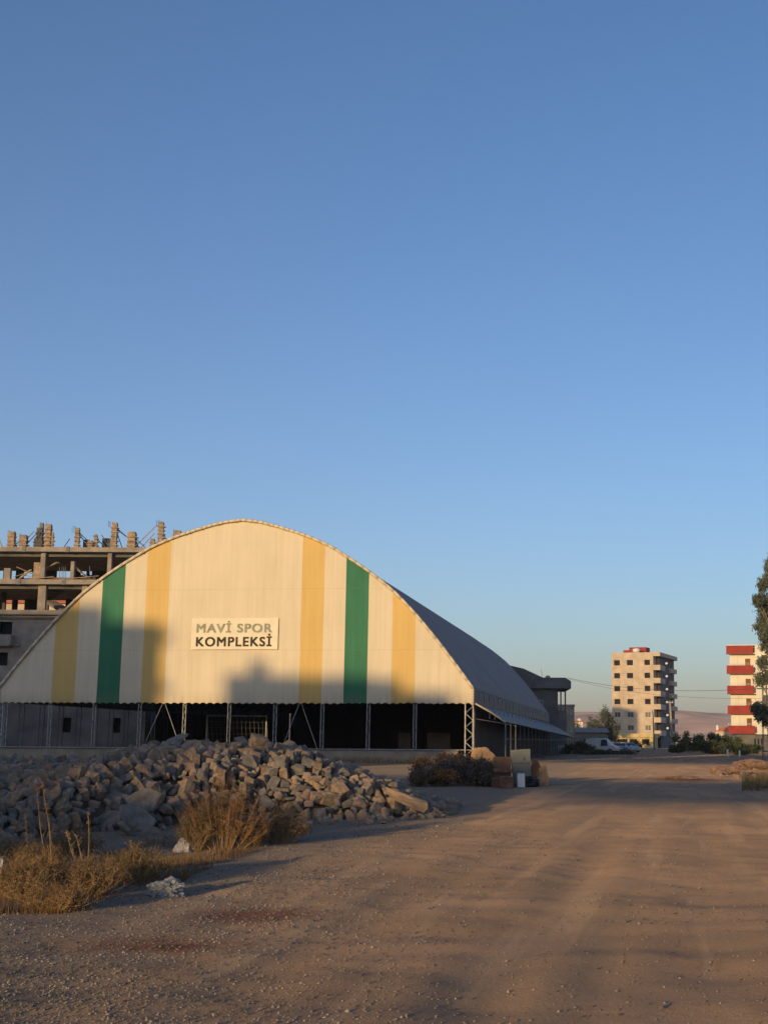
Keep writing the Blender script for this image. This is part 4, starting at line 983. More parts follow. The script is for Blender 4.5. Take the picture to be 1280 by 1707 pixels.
for k in range(14):
    me = chunk(100+k, a=random.uniform(.85, 1.1), b=random.uniform(.6, .9), c=random.uniform(.45, .8), kind='slab' if k in (5, 11) else 'rough')
    me.materials.append((M['stone'], M['stone_grey'], M['stone_pink'])[(0, 1, 0, 2, 1, 1, 0, 1, 2, 0, 1, 1, 0, 0)[k]]); CH.append(me)
# crest line of the heap: photograph column -> crest height, toe depth
crest_px = [-60, 0, 60, 120, 200, 250, 300, 350, 400, 450, 500, 545, 580, 620, 660, 700, 735]
crest_py = [1252, 1255, 1262, 1257, 1262, 1246, 1240, 1238, 1232, 1240, 1245, 1262, 1276, 1292, 1318, 1335, 1352]
toe_py = [1415, 1410, 1408, 1405, 1415, 1400, 1385, 1378, 1375, 1370, 1368, 1368, 1367, 1366, 1364, 1360, 1356]
YCR = 29.5
def ground_y(px, py):   # where the sight line meets the ground
    d = CM @ Vector(((px-PX0)/F, (PY0-py)/F, -1)); k = -1.6/d.z; return d.y*k
cx = []; cz = []; ty = []
for a, b, c in zip(crest_px, crest_py, toe_py):
    p = at(a, b, YCR); cx.append(p.x); cz.append(max(0.0, p.z-(0.26 if a < 230 else 0.14))); ty.append(ground_y(a, c))
cz[-1] = 0.0
def heap(x, y):
    if x > cx[-1]+0.3: return -1
    zc_ = float(np.interp(x, cx, cz)); t0 = float(np.interp(x, cx, ty)); yc = YCR+0.8*nz(x, 0, 0.3, 2)
    if y < yc: f = (y-t0)/max(0.5, yc-t0)
    else: f = 1-(y-yc)/6.5
    if f <= 0: return -1
    return zc_*(1-(1-min(1, f))**(1.6+1.2*min(1, max(0, (-4.5-x)/2))))+0.10*nz(x, y, 0.8, 6)*min(1, f*3)
mb = MB(); ax = np.arange(-13.5, 2.0, 0.25); ay = np.arange(16.5, 37, 0.25)
hz = np.array([[max(-0.3, heap(x, y)-0.22) for x in ax] for y in ay])
vv = np.stack([np.broadcast_to(ax, hz.shape), np.broadcast_to(ay[:, None], hz.shape), hz], -1).reshape(-1, 3)
idx = np.arange(vv.shape[0]).reshape(hz.shape); Fq = np.stack([idx[:-1, :-1], idx[:-1, 1:], idx[1:, 1:], idx[1:, :-1]], -1).reshape(-1, 4)
tag(fast_mesh('rubble_mound', vv, Fq, M['ground'], smooth=True), 'dusty earth core of the rubble heap beneath its broken blocks', 'earth mound', kind='stuff')
rocks = []; rr = random.Random(21)
cell = {}
def far_enough(x, y, r):
    i, j = int(x/0.4), int(y/0.4)
    for a in range(i-1, i+2):
        for b in range(j-1, j+2):
            for (qx, qy, qr) in cell.get((a, b), ()):
                if (qx-x)**2+(qy-y)**2 < (0.62*(r+qr))**2: return False
    cell.setdefault((i, j), []).append((x, y, r)); return True
for k in range(60000):
    x = rr.uniform(-13, 1.8); y = rr.uniform(17.5, 34); h = heap(x, y)
    if h < 0: continue
    r = rr.choice((0.07, 0.09, 0.115, 0.135, 0.15, 0.165, 0.19)) * rr.uniform(.85, 1.1)
    if x > -0.8: r *= 0.78
    if y > YCR+1.5 and rr.random() < 0.5: continue
    if not far_enough(x, y, r): continue
    rocks.append((x, y, h+r*rr.uniform(-0.05, 0.4), r))
# single stones on the toe
for k in range(90):
    px = rr.uniform(180, 760); x = (px-800)/2232*27; y = float(np.interp(x, cx, ty))-rr.random()**2*2.0
    rocks.append((x, y, 0.03, rr.uniform(.04, .10)))
def show(q):
    x, y, z, r = q; d = math.hypot(x, y); front = 1.0 if y < YCR+0.6 else 0.12
    px = 800+2232*x/y
    if px < -15: front = 0
    return r/d*front
rocks.sort(key=show, reverse=True)
# a handful of larger pieces each described by itself
def slab_mesh(seed, th=0.10):
    r = random.Random(seed); n = r.choice((6, 7, 8)); bm = bmesh.new(); ring = []
    for k in range(n):
        t = 2*math.pi*k/n+r.uniform(-.25, .25); q = r.uniform(.7, 1.05); ring.append((q*math.cos(t), q*.75*math.sin(t)))
    lo = [bm.verts.new((x, y, -th+r.uniform(-.02, .02))) for x, y in ring]; hi = [bm.verts.new((x*.97, y*.97, th+r.uniform(-.03, .03))) for x, y in ring]
    bm.faces.new(hi); bm.faces.new(lo[::-1])
    for k in range(n): bm.faces.new((lo[k], lo[(k+1) % n], hi[(k+1) % n], hi[k]))
    bmesh.ops.bevel(bm, geom=list(bm.edges), offset=.025, segments=1, affect='EDGES')
    me = bpy.data.meshes.new('rubble_slab'); bm.to_mesh(me); bm.free(); return me
BIG = [(198, 1342, 24.6, .46, (1.0, 0.25, 0.3), 'wide flat slab tilted on the heap front above the dry weeds'),
       (238, 1335, 24.3, .40, (1.15, -0.35, -0.2), 'pale slab leaning steeply above the cracked one'),
       (228, 1362, 23.6, .44, (0.9, 0.15, 0.9), 'cracked flat slab low on the heap front'),
       (180, 1366, 23.9, .32, (0.8, -0.5, 0.2), 'flat slab with a pointed corner sticking out of the heap'),
       (212, 1384, 22.6, .36, (0.7, 0.4, 1.6), 'lowest flat slab lying at the foot of the heap'),
       (158, 1338, 25.2, .34, (0.95, -0.2, 0.7), 'small slab farthest along the row of tilted slabs'),
       (252, 1392, 22.0, .26, (1.1, 0.3, 0.1), 'short slab end jutting from the foot of the heap'),
       (288, 1238, 29.0, .46, (0.35, -0.55, 0.1), 'long thin dark slab propped on the heap crest'),
       (318, 1244, 28.6, .30, (0.5, -0.35, 0.6), 'rounded pale slab leaning on the heap crest'),
       (682, 1335, 28.0, (0.62, 0.13, 0.12), (0.0, 0.28, -0.55), 'long narrow broken kerb piece at the thin end of the heap'),
       (430, 1236, 28.6, (0.22, 0.17, 0.15), (0.3, 0.1, 0.6), 'pale block standing highest on the heap crest')]
for k, (px, py, Y, sc, ro_, lb) in enumerate(BIG):
    if isinstance(sc, float): me = slab_mesh(40+k, 0.09 if k != 7 else .05); nm = 'rubble_slab'; sc = (sc, sc, sc)
    else: me = chunk(300+k, 1, 1, 1, 'rough'); nm = 'rubble_block'; me.name = nm
    me.materials.append(M['stone_grey'] if k < 8 else M['stone'])
    o = bpy.data.objects.new(nm, me); COL.objects.link(o); o.location = at(px, py, Y); o.scale = sc; o.rotation_euler = ro_
    tag(o, lb, 'rubble')
for k, (x, y, z, r) in enumerate(rocks[:290]):
    o = bpy.data.objects.new('rubble_block', CH[rr.randrange(len(CH))]); COL.objects.link(o); o.location = (x, y, z)
    o.rotation_euler = (rr.uniform(0, 6.28), rr.uniform(0, 6.28), rr.uniform(0, 6.28)); o.scale = (r*1.12, r*1.12, r*1.12)
    hc = heap(x, y); sz_ = 'large' if r > 0.15 else ('middling' if r > 0.115 else 'small'); cn = {'broken_block': 'tan', 'grey_broken_block': 'grey'}.get(o.data.materials[0].name, 'pinkish')
    wh = 'at the foot of the heap' if y < float(np.interp(x, cx, ty))+1.0 else ('along the crest of the heap' if y > YCR-1.1 else 'on the front slope of the heap')
    wx_ = 'at its thin end' if x > -1.6 else ('in its sunlit half' if x > -5.5 else ('behind the rusty bush' if x > -6.6 else 'in its shaded half'))
    tag(o, f'{sz_} {cn} broken block {wh}, {wx_}', 'rubble', 'broken blocks of the rubble heap')
VV = []; FF = []; MI = []; off = 0
for (x, y, z, r) in rocks[290:]:
    me = CH[rr.randrange(len(CH))]; n = len(me.vertices); c = np.empty(n*3, dtype=np.float32); me.vertices.foreach_get('co', c); c = c.reshape(-1, 3)*r*1.12
    E = np.array(Matrix.Rotation(rr.uniform(0, 6.28), 3, Vector((rr.gauss(0, 1), rr.gauss(0, 1), rr.gauss(0, 1))).normalized())); c = c@E.T+np.array((x, y, z))
    f = np.array([p.vertices[:] for p in me.polygons if len(p.vertices) == 3]); VV.append(c); FF.append(f+off); off += n
    MI.append(np.full(len(f), {'broken_block': 0, 'grey_broken_block': 1}.get(me.materials[0].name, 2)))
tag(fast_mesh('rubble', np.concatenate(VV), np.concatenate(FF), None, mi=np.concatenate(MI), mats=[M['stone'], M['stone_grey'], M['stone_pink']]), 'smaller broken masonry filling the rubble heap', 'rubble', kind='stuff')
print('rocks', len(rocks))

# ------------------------------------------------------------------ loose pebbles on the road
n = 30000; r = np.random.default_rng(5); px = r.uniform(-60, 1340, n*4); py_ = 1360+(1740-1360)*r.random(n*4)**0.9
gy_ = np.array([1.6*F/(q-1234.5)*1.02 for q in py_]); gx_ = (px-800)/2232*gy_
edge = np.clip(((gx_*-1+0.10*gy_)-1.0)/2.5, 0, 1)       # denser towards the verge
clump = np.array([mnoise.noise(Vector((a*0.6, b*0.35, 3))) for a, b in zip(gx_, gy_)])
keep = r.random(n*4) < (0.06+0.85*edge*(0.65+clump)+0.14*np.clip(clump*2, 0, 1)); gx_ = gx_[keep][:n]; gy_ = gy_[keep][:n]; n = len(gx_)
oct_ = np.array([(1, 0, 0), (0, 1, 0), (-1, 0, 0), (0, -1, 0), (0, 0, 1), (0, 0, -.4)], dtype=np.float32)
of = np.array([(0, 1, 4), (1, 2, 4), (2, 3, 4), (3, 0, 4), (1, 0, 5), (2, 1, 5), (3, 2, 5), (0, 3, 5)])
sz = (0.0033+0.0085*r.random(n)**2.5)*(1+0.5*np.clip(gy_/12-0.6, 0, 1.5)); sz[r.random(n) < 0.012] *= 1.7
an = r.uniform(0, 6.28, n); jit = 1+0.45*r.normal(size=(n, 6, 1)).clip(-1, 1)
vv = oct_[None]*jit*np.stack([sz, sz*r.uniform(.6, 1, n), sz*r.uniform(.5, .9, n)], -1)[:, None, :]
c, s = np.cos(an)[:, None], np.sin(an)[:, None]
vx = vv[..., 0]*c-vv[..., 1]*s; vy = vv[..., 0]*s+vv[..., 1]*c
gz_ = np.array([gz(a, b) for a, b in zip(gx_, gy_)])
vv = np.stack([vx+gx_[:, None], vy+gy_[:, None], vv[..., 2]+gz_[:, None]+sz[:, None]*0.25], -1).reshape(-1, 3)
M['pebble_dark'] = new_mat('dark_pebble', (0.15, 0.12, 0.10), var=0.3, scale=1.7); M['pebble_pale'] = new_mat('pale_pebble', (0.40, 0.34, 0.28), var=0.2, scale=1.7)
mi = np.repeat(r.choice(3, n, p=[.5, .42, .08]), 8)
tag(fast_mesh('gravel', vv, (of[None]+np.arange(n)[:, None, None]*6).reshape(-1, 3), None, mi=mi, mats=[M['pebble'], M['pebble_dark'], M['pebble_pale']]), 'loose pebbles strewn over the dirt road', 'gravel', kind='stuff')

# ------------------------------------------------------------------ weeds
def blades(n, xy, h, w, seed, lean=0.35, curve=True):
    r = np.random.default_rng(seed); x, y = xy; z = np.array([gz(a, b) for a, b in zip(x, y)])
    az = r.uniform(0, 6.28, n); le = np.abs(r.normal(0, lean, n)); hh = h*(0.45+0.75*r.random(n)); fa = r.uniform(0, 3.14, n)
    wx, wy = np.cos(fa)*w*(0.6+0.8*r.random(n)), np.sin(fa)*w
    lv = [0, 0.5, 1.0]; P = []
    for k, f in enumerate(lv):
        o = hh*np.sin(le)*(f**1.7); cxk = x+np.cos(az)*o; cyk = y+np.sin(az)*o; czk = z+hh*np.cos(le*f)*f-0.01
        ww_ = (1-f*0.85)
        P.append(np.stack([cxk-wx*ww_, cyk-wy*ww_, czk], -1)); P.append(np.stack([cxk+wx*ww_, cyk+wy*ww_, czk], -1))
    v = np.stack(P, 1).reshape(-1, 3); b = np.arange(n)[:, None]*6
    f = np.concatenate([b+np.array([[0, 1, 3, 2]]), b+np.array([[2, 3, 5, 4]])], 0); return v, f
GM = [M['grass_dry'], M['grass_straw'], M['grass_green'], M['grass_rust']]
def weeds(n, region, h, w, seed, mix_, name, label, lean=0.4):
    r = np.random.default_rng(seed); xs = []; ys = []
    while len(xs) < n:
        p, q, dens = region(r)
        if mnoise.noise(Vector((p*1.3, q*1.0, seed)))+0.35+dens > r.random()*0.8: xs.append(p); ys.append(q)
    xs = np.array(xs); ys = np.array(ys); hs = h(xs, ys) if callable(h) else h
    v, f = blades(n, (xs, ys), hs, w, seed, lean); mi = r.choice(4, n, p=mix_); mi = np.concatenate([mi, mi])
    return tag(fast_mesh(name, v, f, None, mi=mi, mats=GM), label, 'weeds', kind='stuff')
# left verge: polygon between road edge and the heap
def edge_y(px): return float(np.interp(px, [-80, 0, 100, 200, 300, 400, 500, 560], [1530, 1524, 1522, 1512, 1470, 1430, 1395, 1375]))
def reg_verge(r):
    px = r.uniform(-120, 520); e = edge_y(px)-r.random()**1.3*(95 if px < 300 else 40)
    y = ground_y(px, e); return at(px, e, y).x, y, 0.0
weeds(13000, reg_verge, lambda x, y: 0.07+0.10*np.clip(0.5+np.array([mnoise.noise(Vector((a*0.9, b*0.7, 4))) for a, b in zip(x, y)]), 0, 1.2), 0.0028, 3, [.44, .16, .18, .22], 'weeds', 'dry grass and weeds along the left verge of the road')
def reg_wall(r):
    p = r.uniform(200, 760); s = s_of(p)[0]*ks; t = -0.7-r.random()*3.5; q = hp(s, t, 0); return q.x, q.y, 0.1
weeds(4200, reg_wall, 0.42, 0.012, 5, [.35, .55, .05, .05], 'dry_grass', 'pale dry grass strip before the low plastered wall')
def reg_right(r):
    px = r.uniform(1236, 1330); py = 1292+28*r.random(); y = ground_y(px, py); return at(px, py, y).x, y, 0
weeds(3000, reg_right, lambda x, y: 0.12+0.30*np.clip(0.4+np.array([mnoise.noise(Vector((a*0.9, b*0.3, 4))) for a, b in zip(x, y)]), 0, 1.2), 0.008, 6, [.25, .1, .6, .05], 'grass', 'green grass clump on the verge opposite the rubble heap')
def reg_far(r):
    px = r.uniform(760, 1300); py = 1262+10*r.random(); y = ground_y(px, py); return at(px, py, y).x, y, -0.2
weeds(2000, reg_far, lambda x, y: 0.05+0.22*np.clip(0.3+1.2*np.array([mnoise.noise(Vector((a*0.25, b*0.1, 4))) for a, b in zip(x, y)]), 0, 1.2), 0.014, 8, [.4, .4, .15, .05], 'dry_grass', 'thin dry grass beyond the far end of the road')
def bush(px, base_py, wpx, hpx, n, seed, label, mix_=(.40, .15, .25, .20), name='dry_bush'):
    Y = ground_y(px, base_py); k = Y/F*1.0; b = at(px, base_py, Y); w = wpx*k; h = hpx*k; r = np.random.default_rng(seed)
    o = thing(name, label, 'bush', (b.x, Y, 0)); m = MB(); rr = random.Random(seed)
    n = int(n*1.8)
    ns = 150; tips = []
    for i in range(ns):
        a = rr.uniform(0, 6.28); rad = rr.random()**0.6; root = Vector((b.x+math.cos(a)*w*0.20*rad, Y+math.sin(a)*w*0.16*rad, 0))
        tip = Vector((b.x+math.cos(a)*w*0.50*rad+rr.gauss(0, .03), Y+math.sin(a)*w*0.42*rad, h*(1-0.5*rad**2)*rr.uniform(.45, 1.02))); mid = root*.5+tip*.5+Vector((rr.gauss(0, .02), rr.gauss(0, .02), 0))
        m.tube(root, mid, .003, 4, .0022); m.tube(mid, tip, .0022, 4, .001)
        for j in range(7):
            f = rr.uniform(.25, 1); p = root*(1-f)+tip*f; q = p+Vector((rr.gauss(0, 1), rr.gauss(0, 1), rr.uniform(.2, 1.6))).normalized()*rr.uniform(.05, .16); m.tube(p, q, .0016, 3, .0008); tips.append((p, q))
        tips.append((mid, tip))
    m.build('stems', M['grass_straw'], o)
    pi = r.integers(0, len(tips), n); f = r.random(n)[:, None]; A = np.array([t[0] for t in tips])[pi]; B = np.array([t[1] for t in tips])[pi]
    p = A*(1-f)+B*f+r.normal(0, .012, (n, 3)); a = r.normal(size=(n, 3)); a[:, 2] = np.abs(a[:, 2])+0.5; a /= np.linalg.norm(a, axis=1)[:, None]
    bb = np.cross(a, r.normal(size=(n, 3))); bb /= np.linalg.norm(bb, axis=1)[:, None]; s = (0.005+0.009*r.random(n))[:, None]
    v = np.stack([p, p+bb*s*.35+a*s*.5, p+a*s*1.6, p-bb*s*.35+a*s*.5], 1).reshape(-1, 3)
    fast_mesh('foliage', v, np.arange(4*n).reshape(n, 4), None, o, mi=r.choice(4, n, p=mix_), mats=GM)
bush(372, 1416, 170, 128, 24000, 1, 'large rust coloured bush standing before the rubble heap', (.36, .06, .18, .40))
bush(474, 1406, 80, 70, 6000, 2, 'small orange bush beside the large rust coloured one', (.42, .2, .13, .25))
bush(325, 1418, 70, 70, 5000, 3, 'small green weed bush against the flank of the large rusty one', (.2, .15, .55, .10), 'weed_bush')
bush(225, 1470, 120, 60, 8000, 4, 'low green weed bush behind the grey plastic bag', (.25, .15, .50, .10), 'weed_bush')
bush(140, 1492, 150, 62, 9000, 5, 'tangled brown bush below the leaning dry stalks', (.40, .15, .25, .20))
bush(30, 1500, 120, 70, 8000, 6, 'tangled brown bush at the edge by the torn plastic', (.40, .25, .20, .15))
bush(120, 1425, 120, 45, 6000, 7, 'dull green bush at the foot of the grey slabs', (.2, .15, .55, .10), 'weed_bush')
bush(20, 1440, 110, 45, 5000, 8, 'dull green bush against the shaded end of the heap', (.2, .2, .5, .10), 'weed_bush')
bush(60, 1452, 130, 42, 7000, 9, 'low brownish green bush behind the tall kinked stalk', (.35, .12, .33, .20), 'weed_bush')
bush(420, 1412, 60, 50, 5000, 12, 'dull green low bush between the rusty bush and the orange one', (.25, .15, .40, .20), 'weed_bush')
bush(90, 1518, 120, 40, 6000, 13, 'matted brown bush nearest the road edge', (.45, .20, .15, .20))
def reg_gold(r):
    px = r.uniform(215, 385); e = 1464-(px-215)*0.16-r.random()*16; y = ground_y(px, e); return at(px, e, y).x, y, 0.3
weeds(3800, reg_gold, 0.10, 0.0030, 9, [.45, .50, .0, .05], 'dry_grass', 'golden dry grass strip between the weeds and the road')
# tall dry stalks
stalks = [((43, 1358), (44, 1420), 'short straight dry stalk standing apart from the others'), ((62, 1312), (80, 1424), 'tall kinked dry stalk with a reddish seed head'), ((70, 1300), (88, 1430), 'tallest dry stalk leaning beside the kinked one'), ((80, 1340), (93, 1414), 'leaning dry stalk thick with seed husks'), ((112, 1388), (133, 1425), 'short bent dry stalk with clinging husks'), ((128, 1394), (144, 1440), 'short plain dry stalk leaning beside the husky one'), ((148, 1352), (146, 1424), 'upright bare dry stalk nearest the grey slabs')]
for k, ((xt, yt), (xb, yb), lb) in enumerate(stalks):
    Y = ground_y(xb, yb+28); b = at(xb, yb+22, Y); t = at(xt, yt, Y+0.15); b.z = 0; rr = random.Random(k)
    o = thing('dry_stalk', lb, 'plant', b, 'tall dry stalks on the verge'); mb = MB(); mid = b*.5+t*.5+Vector((rr.uniform(-.03, .03), 0, 0)); mb.tube(b, mid, .0048, 6, .004); mb.tube(mid, t, .004, 6, .002)
    for j in range(5):
        f = rr.uniform(.4, 1); p = b*(1-f)+t*f; mb.tube(p, p+Vector((rr.uniform(-.06, .06), rr.uniform(-.03, .03), rr.uniform(.03, .09))), .003, 4, .0015)
    mb.build('stem', M['grass_straw'], o); v, f = leaves(70 if k in (1, 2, 3, 4) else 16, [tuple(b*(1-f_)+t*f_) for f_ in (.55, .7, .82, .93, 1)], [0.022, .026, .03, .032, .035], 0.011, seed=k)
    fast_mesh('seed_head', v, f, M['grass_rust'] if k in (1, 2) else M['grass_straw'], o)

# ------------------------------------------------------------------ litter
def crumple(name, label, cat, c, sx, sy, sz, mat, seed, amp=0.35, sub=4, freq=3.2):
    bm = bmesh.new(); bmesh.ops.create_icosphere(bm, subdivisions=sub, radius=1)
    for v in bm.verts:
        d = v.co.copy(); n_ = mnoise.noise(d*freq*0.5+Vector((seed, 0, 0)))*amp*1.3+abs(mnoise.noise(d*freq+Vector((0, seed, 0))))*amp-abs(mnoise.noise(d*freq*2.3+Vector((0, 0, seed))))*amp*0.5
        v.co = d*(1+n_); v.co.x *= sx; v.co.y *= sy; v.co.z *= sz
    zmin = -0.45*sz
    for v in bm.verts: v.co.z = max(v.co.z, zmin)
    me = bpy.data.meshes.new(name); bm.to_mesh(me); bm.free(); me.materials.append(mat); 
    o = bpy.data.objects.new(name, me); COL.objects.link(o); o.location = (c[0], c[1], -zmin*0.95+gz(c[0], c[1])); tag(o, label, cat); return o
Y = ground_y(272, 1494); crumple('plastic_bag', 'grey crumpled plastic sheeting lying at the verge edge', 'plastic bag', (at(272, 1480, Y).x, Y+0.1, 0), .20, .13, .10, M['trash'], 3, amp=.55)
Y = ground_y(312, 1418); crumple('plastic_bag', 'small white plastic bag caught among weeds under the rusty bush', 'plastic bag', (at(308, 1405, Y).x, Y-0.1, 0), .10, .08, .12, M['white_trash'], 4, amp=.5)
Y = ground_y(2, 1470); crumple('plastic_bag', 'white torn plastic at the photo edge among brown weeds', 'plastic bag', (at(0, 1450, Y).x, Y, 0), .05, .06, .16, M['white_trash'], 5, amp=.5)
Y = ground_y(50, 1462); crumple('rag', 'dark maroon rag heaped among the brown weeds', 'rag', (at(48, 1450, Y).x, Y-0.2, 0), .16, .14, .10, new_mat('maroon_cloth', (0.05, 0.012, 0.012), rough=.95), 6)
for k, (px, py, s_, lb) in enumerate(((645, 1300, .16, 'small white litter lump beyond the heap end'), (662, 1302, .10, 'tiny pale litter scrap just past the heap end'), (930, 1302, .10, 'tiny pale scrap on the shaded road beyond the debris'))):
    Y = ground_y(px, py); crumple('litter', lb, 'litter', (at(px, py, Y).x, Y, 0), s_, s_*.8, s_*.6, M['white_trash'], 12+k)

# ------------------------------------------------------------------ dumped things beside the road
YD = 47.0
def dz(py, px=800, Y=YD): return at(px, py, Y).z
def dxx(px, Y=YD): return at(px, 1290, Y).x
M['boulder'] = new_mat('tan_boulder', (0.48, 0.29, 0.15), var=0.15, scale=2, bump=0.03, bscale=8)
M['orange_stone'] = new_mat('orange_boulder', (0.42, 0.17, 0.08), var=0.2, scale=2, bump=0.03, bscale=8)
M['brown_board'] = new_mat('brown_board', (0.15, 0.085, 0.055), var=0.15, scale=3)
M['grey_tin'] = new_mat('grey_green_tin', (0.15, 0.155, 0.14), rough=0.6, var=0.15, scale=2.5)
def rock(name, label, px, py_top, base_py, wpx, Y, mat, seed, lean=0.0):
    k = Y/F; h = (at(px, py_top, Y).z); bm = bmesh.new(); bmesh.ops.create_icosphere(bm, subdivisions=4, radius=1)
    for v in bm.verts:
        d = v.co.copy(); q = 1+0.30*mnoise.noise(d*1.3+Vector((seed, 0, 0)))+0.10*mnoise.noise(d*4+Vector((0, seed, 0)))
        v.co = Vector((d.x*q*wpx*k/2+lean*d.z, d.y*q*wpx*k*0.4, d.z*q*h*0.62))
    me = bpy.data.meshes.new(name); bm.to_mesh(me); bm.free(); me.materials.append(mat)
    o = bpy.data.objects.new(name, me); COL.objects.link(o); o.location = (dxx(px, Y), Y, h*0.42); tag(o, label, 'boulder'); return o
rock('boulder', 'tall tan boulder with sunlit top beside the dumped boards', 808, 1251, 1300, 50, 48.9, M['boulder'], 8, -0.16)
rock('boulder', 'small orange boulder peeping out behind the grey tin cabinet', 893, 1268, 1292, 20, 49.5, M['orange_stone'], 6)
rock('boulder', 'dull brown boulder at the outer end of the dumped things', 905, 1276, 1300, 18, 48.5, M['boulder'], 7)
mh = dz(1262)
def heap_bush(px, pyt, w, n, seed, label, mats, Y):
    b = at(px, 1300, Y); zt2 = at(px, pyt, Y).z; r = random.Random(seed); cl = []
    for k in range(12):
        a = r.uniform(-1, 1); cl.append((a*w/2, r.uniform(-.5, .5), zt2*(0.30+0.40*r.random())*(1-0.35*abs(a)**2), w*0.24, zt2*0.34))
    return tree('dry_bush', label, 'bush', (b.x, Y, 0), cl, 0.035, n, mats, 0.02, 1.6, 0.0, seed)
BR = [leaf_mat('dead_leaf', (0.20, 0.14, 0.095)), leaf_mat('dead_leaf_brown', (0.15, 0.10, 0.07)), M['grass_dry']]; BG = [leaf_mat('dead_grey_leaf', (0.125, 0.10, 0.08)), leaf_mat('dead_leaf_dark', (0.085, 0.07, 0.055)), M['grass_dry']]
heap_bush(738, 1247, 2.1, 16000, 41, 'rounded brown dead bush before the low wall', BR, 50)
heap_bush(778, 1253, 1.7, 15000, 42, 'dark grey dead bush against the tan boulder', BG, 47.9)
heap_bush(728, 1277, 1.5, 9000, 43, 'low brown dead bush at the front of the dumped things', BR, 47.2)
# boards, cabinet, cartons
pn = thing('board', 'brown wooden board standing upright against the tan boulder', 'board', (dxx(838), 47.6, 0))
MB().beam((dxx(838), 47.2, 0.0), (dxx(837), 47.9, dz(1263)), 0.62, 0.09).build('panel', M['brown_board'], pn)
MB().beam((dxx(838), 47.12, 0.5), (dxx(838), 47.2, 0.62), 0.63, 0.05).build('batten', M['rust'], pn)
cabn = thing('metal_cabinet', 'dented grey metal cabinet dumped upright beside the brown board', 'cabinet', (dxx(869), 48, 0))
x0, x1 = dxx(852), dxx(886); z1 = dz(1248)
mb = MB(); mb.add([(x0+.08, 47.8, .02), (x1, 47.7, .02), (x1+.05, 48.4, .02), (x0+.1, 48.5, .02), (x0-.02, 47.9, z1-.05), (x1-.02, 47.85, z1), (x1, 48.45, z1-.02), (x0, 48.5, z1-.06)], [(0, 3, 2, 1), (4, 5, 6, 7), (0, 1, 5, 4), (1, 2, 6, 5), (2, 3, 7, 6), (3, 0, 4, 7)]); mb.build('body', M['grey_tin'], cabn)
MB().beam((x0+.03, 47.80, z1*.62), (x1-.03, 47.72, z1*.64), .02, .03).build('door_seam', M['dark_steel'], cabn)
MB().beam(((x0+x1)/2+.1, 47.76, z1*.7), ((x0+x1)/2+.1, 47.78, z1*.78), .03, .04).build('handle', M['dark_steel'], cabn)
def carton(label, px0, px1, pyt, Y, mat, rot=0.0, name='carton', open_=False):
    xa, xb = dxx(px0, Y), dxx(px1, Y); w = xb-xa; h = at(px0, pyt, Y).z; o = thing(name, label, 'box', ((xa+xb)/2, Y, 0)); u = (math.cos(rot), math.sin(rot)); v_ = (-math.sin(rot), math.cos(rot))
    c = ((xa+xb)/2, Y, 0); th = .02
    mb = MB().fbox(c, u, v_, -w/2, w/2, -w*.35, -w*.35+th, 0.01, h).fbox(c, u, v_, -w/2, w/2, w*.35-th, w*.35, 0.01, h).fbox(c, u, v_, -w/2, -w/2+th, -w*.35+th, w*.35-th, 0.01, h).fbox(c, u, v_, w/2-th, w/2, -w*.35+th, w*.35-th, 0.01, h).fbox(c, u, v_, -w/2+th, w/2-th, -w*.35+th, w*.35-th, .01, .04)
    mb.build('sides', mat, o)
    p = [Vector((c[0]+u[0]*a+v_[0]*b, c[1]+u[1]*a+v_[1]*b, z)) for a, b, z in ((-w/2, -w*.35, h+.004), (w/2, -w*.35, h+.004), (w/2, w*.02, h+.03), (-w/2, w*.02, h+.03))]
    MB().add(p+[q+Vector((0, 0, .012)) for q in p], [(0, 3, 2, 1), (4, 5, 6, 7), (0, 1, 5, 4), (1, 2, 6, 5), (2, 3, 7, 6), (3, 0, 4, 7)]).build('flap', mat, o)
carton('white carton at the foot of the grey metal cabinet', 862, 874, 1291, 47.0, M['white_paint'], .1)
carton('squat brown carton at the foot of the standing board', 834, 855, 1296, 46.3, M['rust'], -.1)
carton('reddish carton between the dead bush and the standing board', 820, 834, 1298, 46.8, M['brown_board'], .2)
crumple('rag', 'black rubbish sack slumped beside the white carton', 'sack', (dxx(884), 47.2, 0), .30, .25, .26, new_mat('black_sack', (.02, .02, .022), rough=.4), 14)
# dug red earth at the right verge
for k, (px, base, w, h, lb) in enumerate(((1212, 1292, 1.3, .20, 'reddish earth heap dug up nearer the road'), (1264, 1286, 2.2, .26, 'larger reddish earth heap beyond the grass clump'), (1135, 1299, 1.2, .08, 'flat dark smear of loose earth on the road'))):
    Y = ground_y(px, base); o = crumple('earth_heap', lb, 'earth heap', (at(px, base, Y).x, Y, 0), w/2*1.2, w*.5, h*1.4, new_mat('red_earth', (0.23, 0.135, 0.095), var=.3, scale=4, bump=.03, bscale=9) if k == 0 else bpy.data.materials['red_earth'], 20+k, amp=.3, freq=2.4)
lumps = random.Random(9)
for k in range(26):
    px = lumps.uniform(1195, 1300); Y = lumps.uniform(58, 76); o = bpy.data.objects.new('stone', CH[3]); COL.objects.link(o); s = lumps.uniform(.05, .17)
    o.location = (at(px, 1290, Y).x, Y, s*.3+gz(0, Y)+0.05); o.scale = (s, s, s*.8); o.rotation_euler = (lumps.uniform(0, 6), lumps.uniform(0, 6), 0); tag(o, 'pinkish stone scattered around the reddish earth heaps', 'stone', 'stones around the earth heaps')

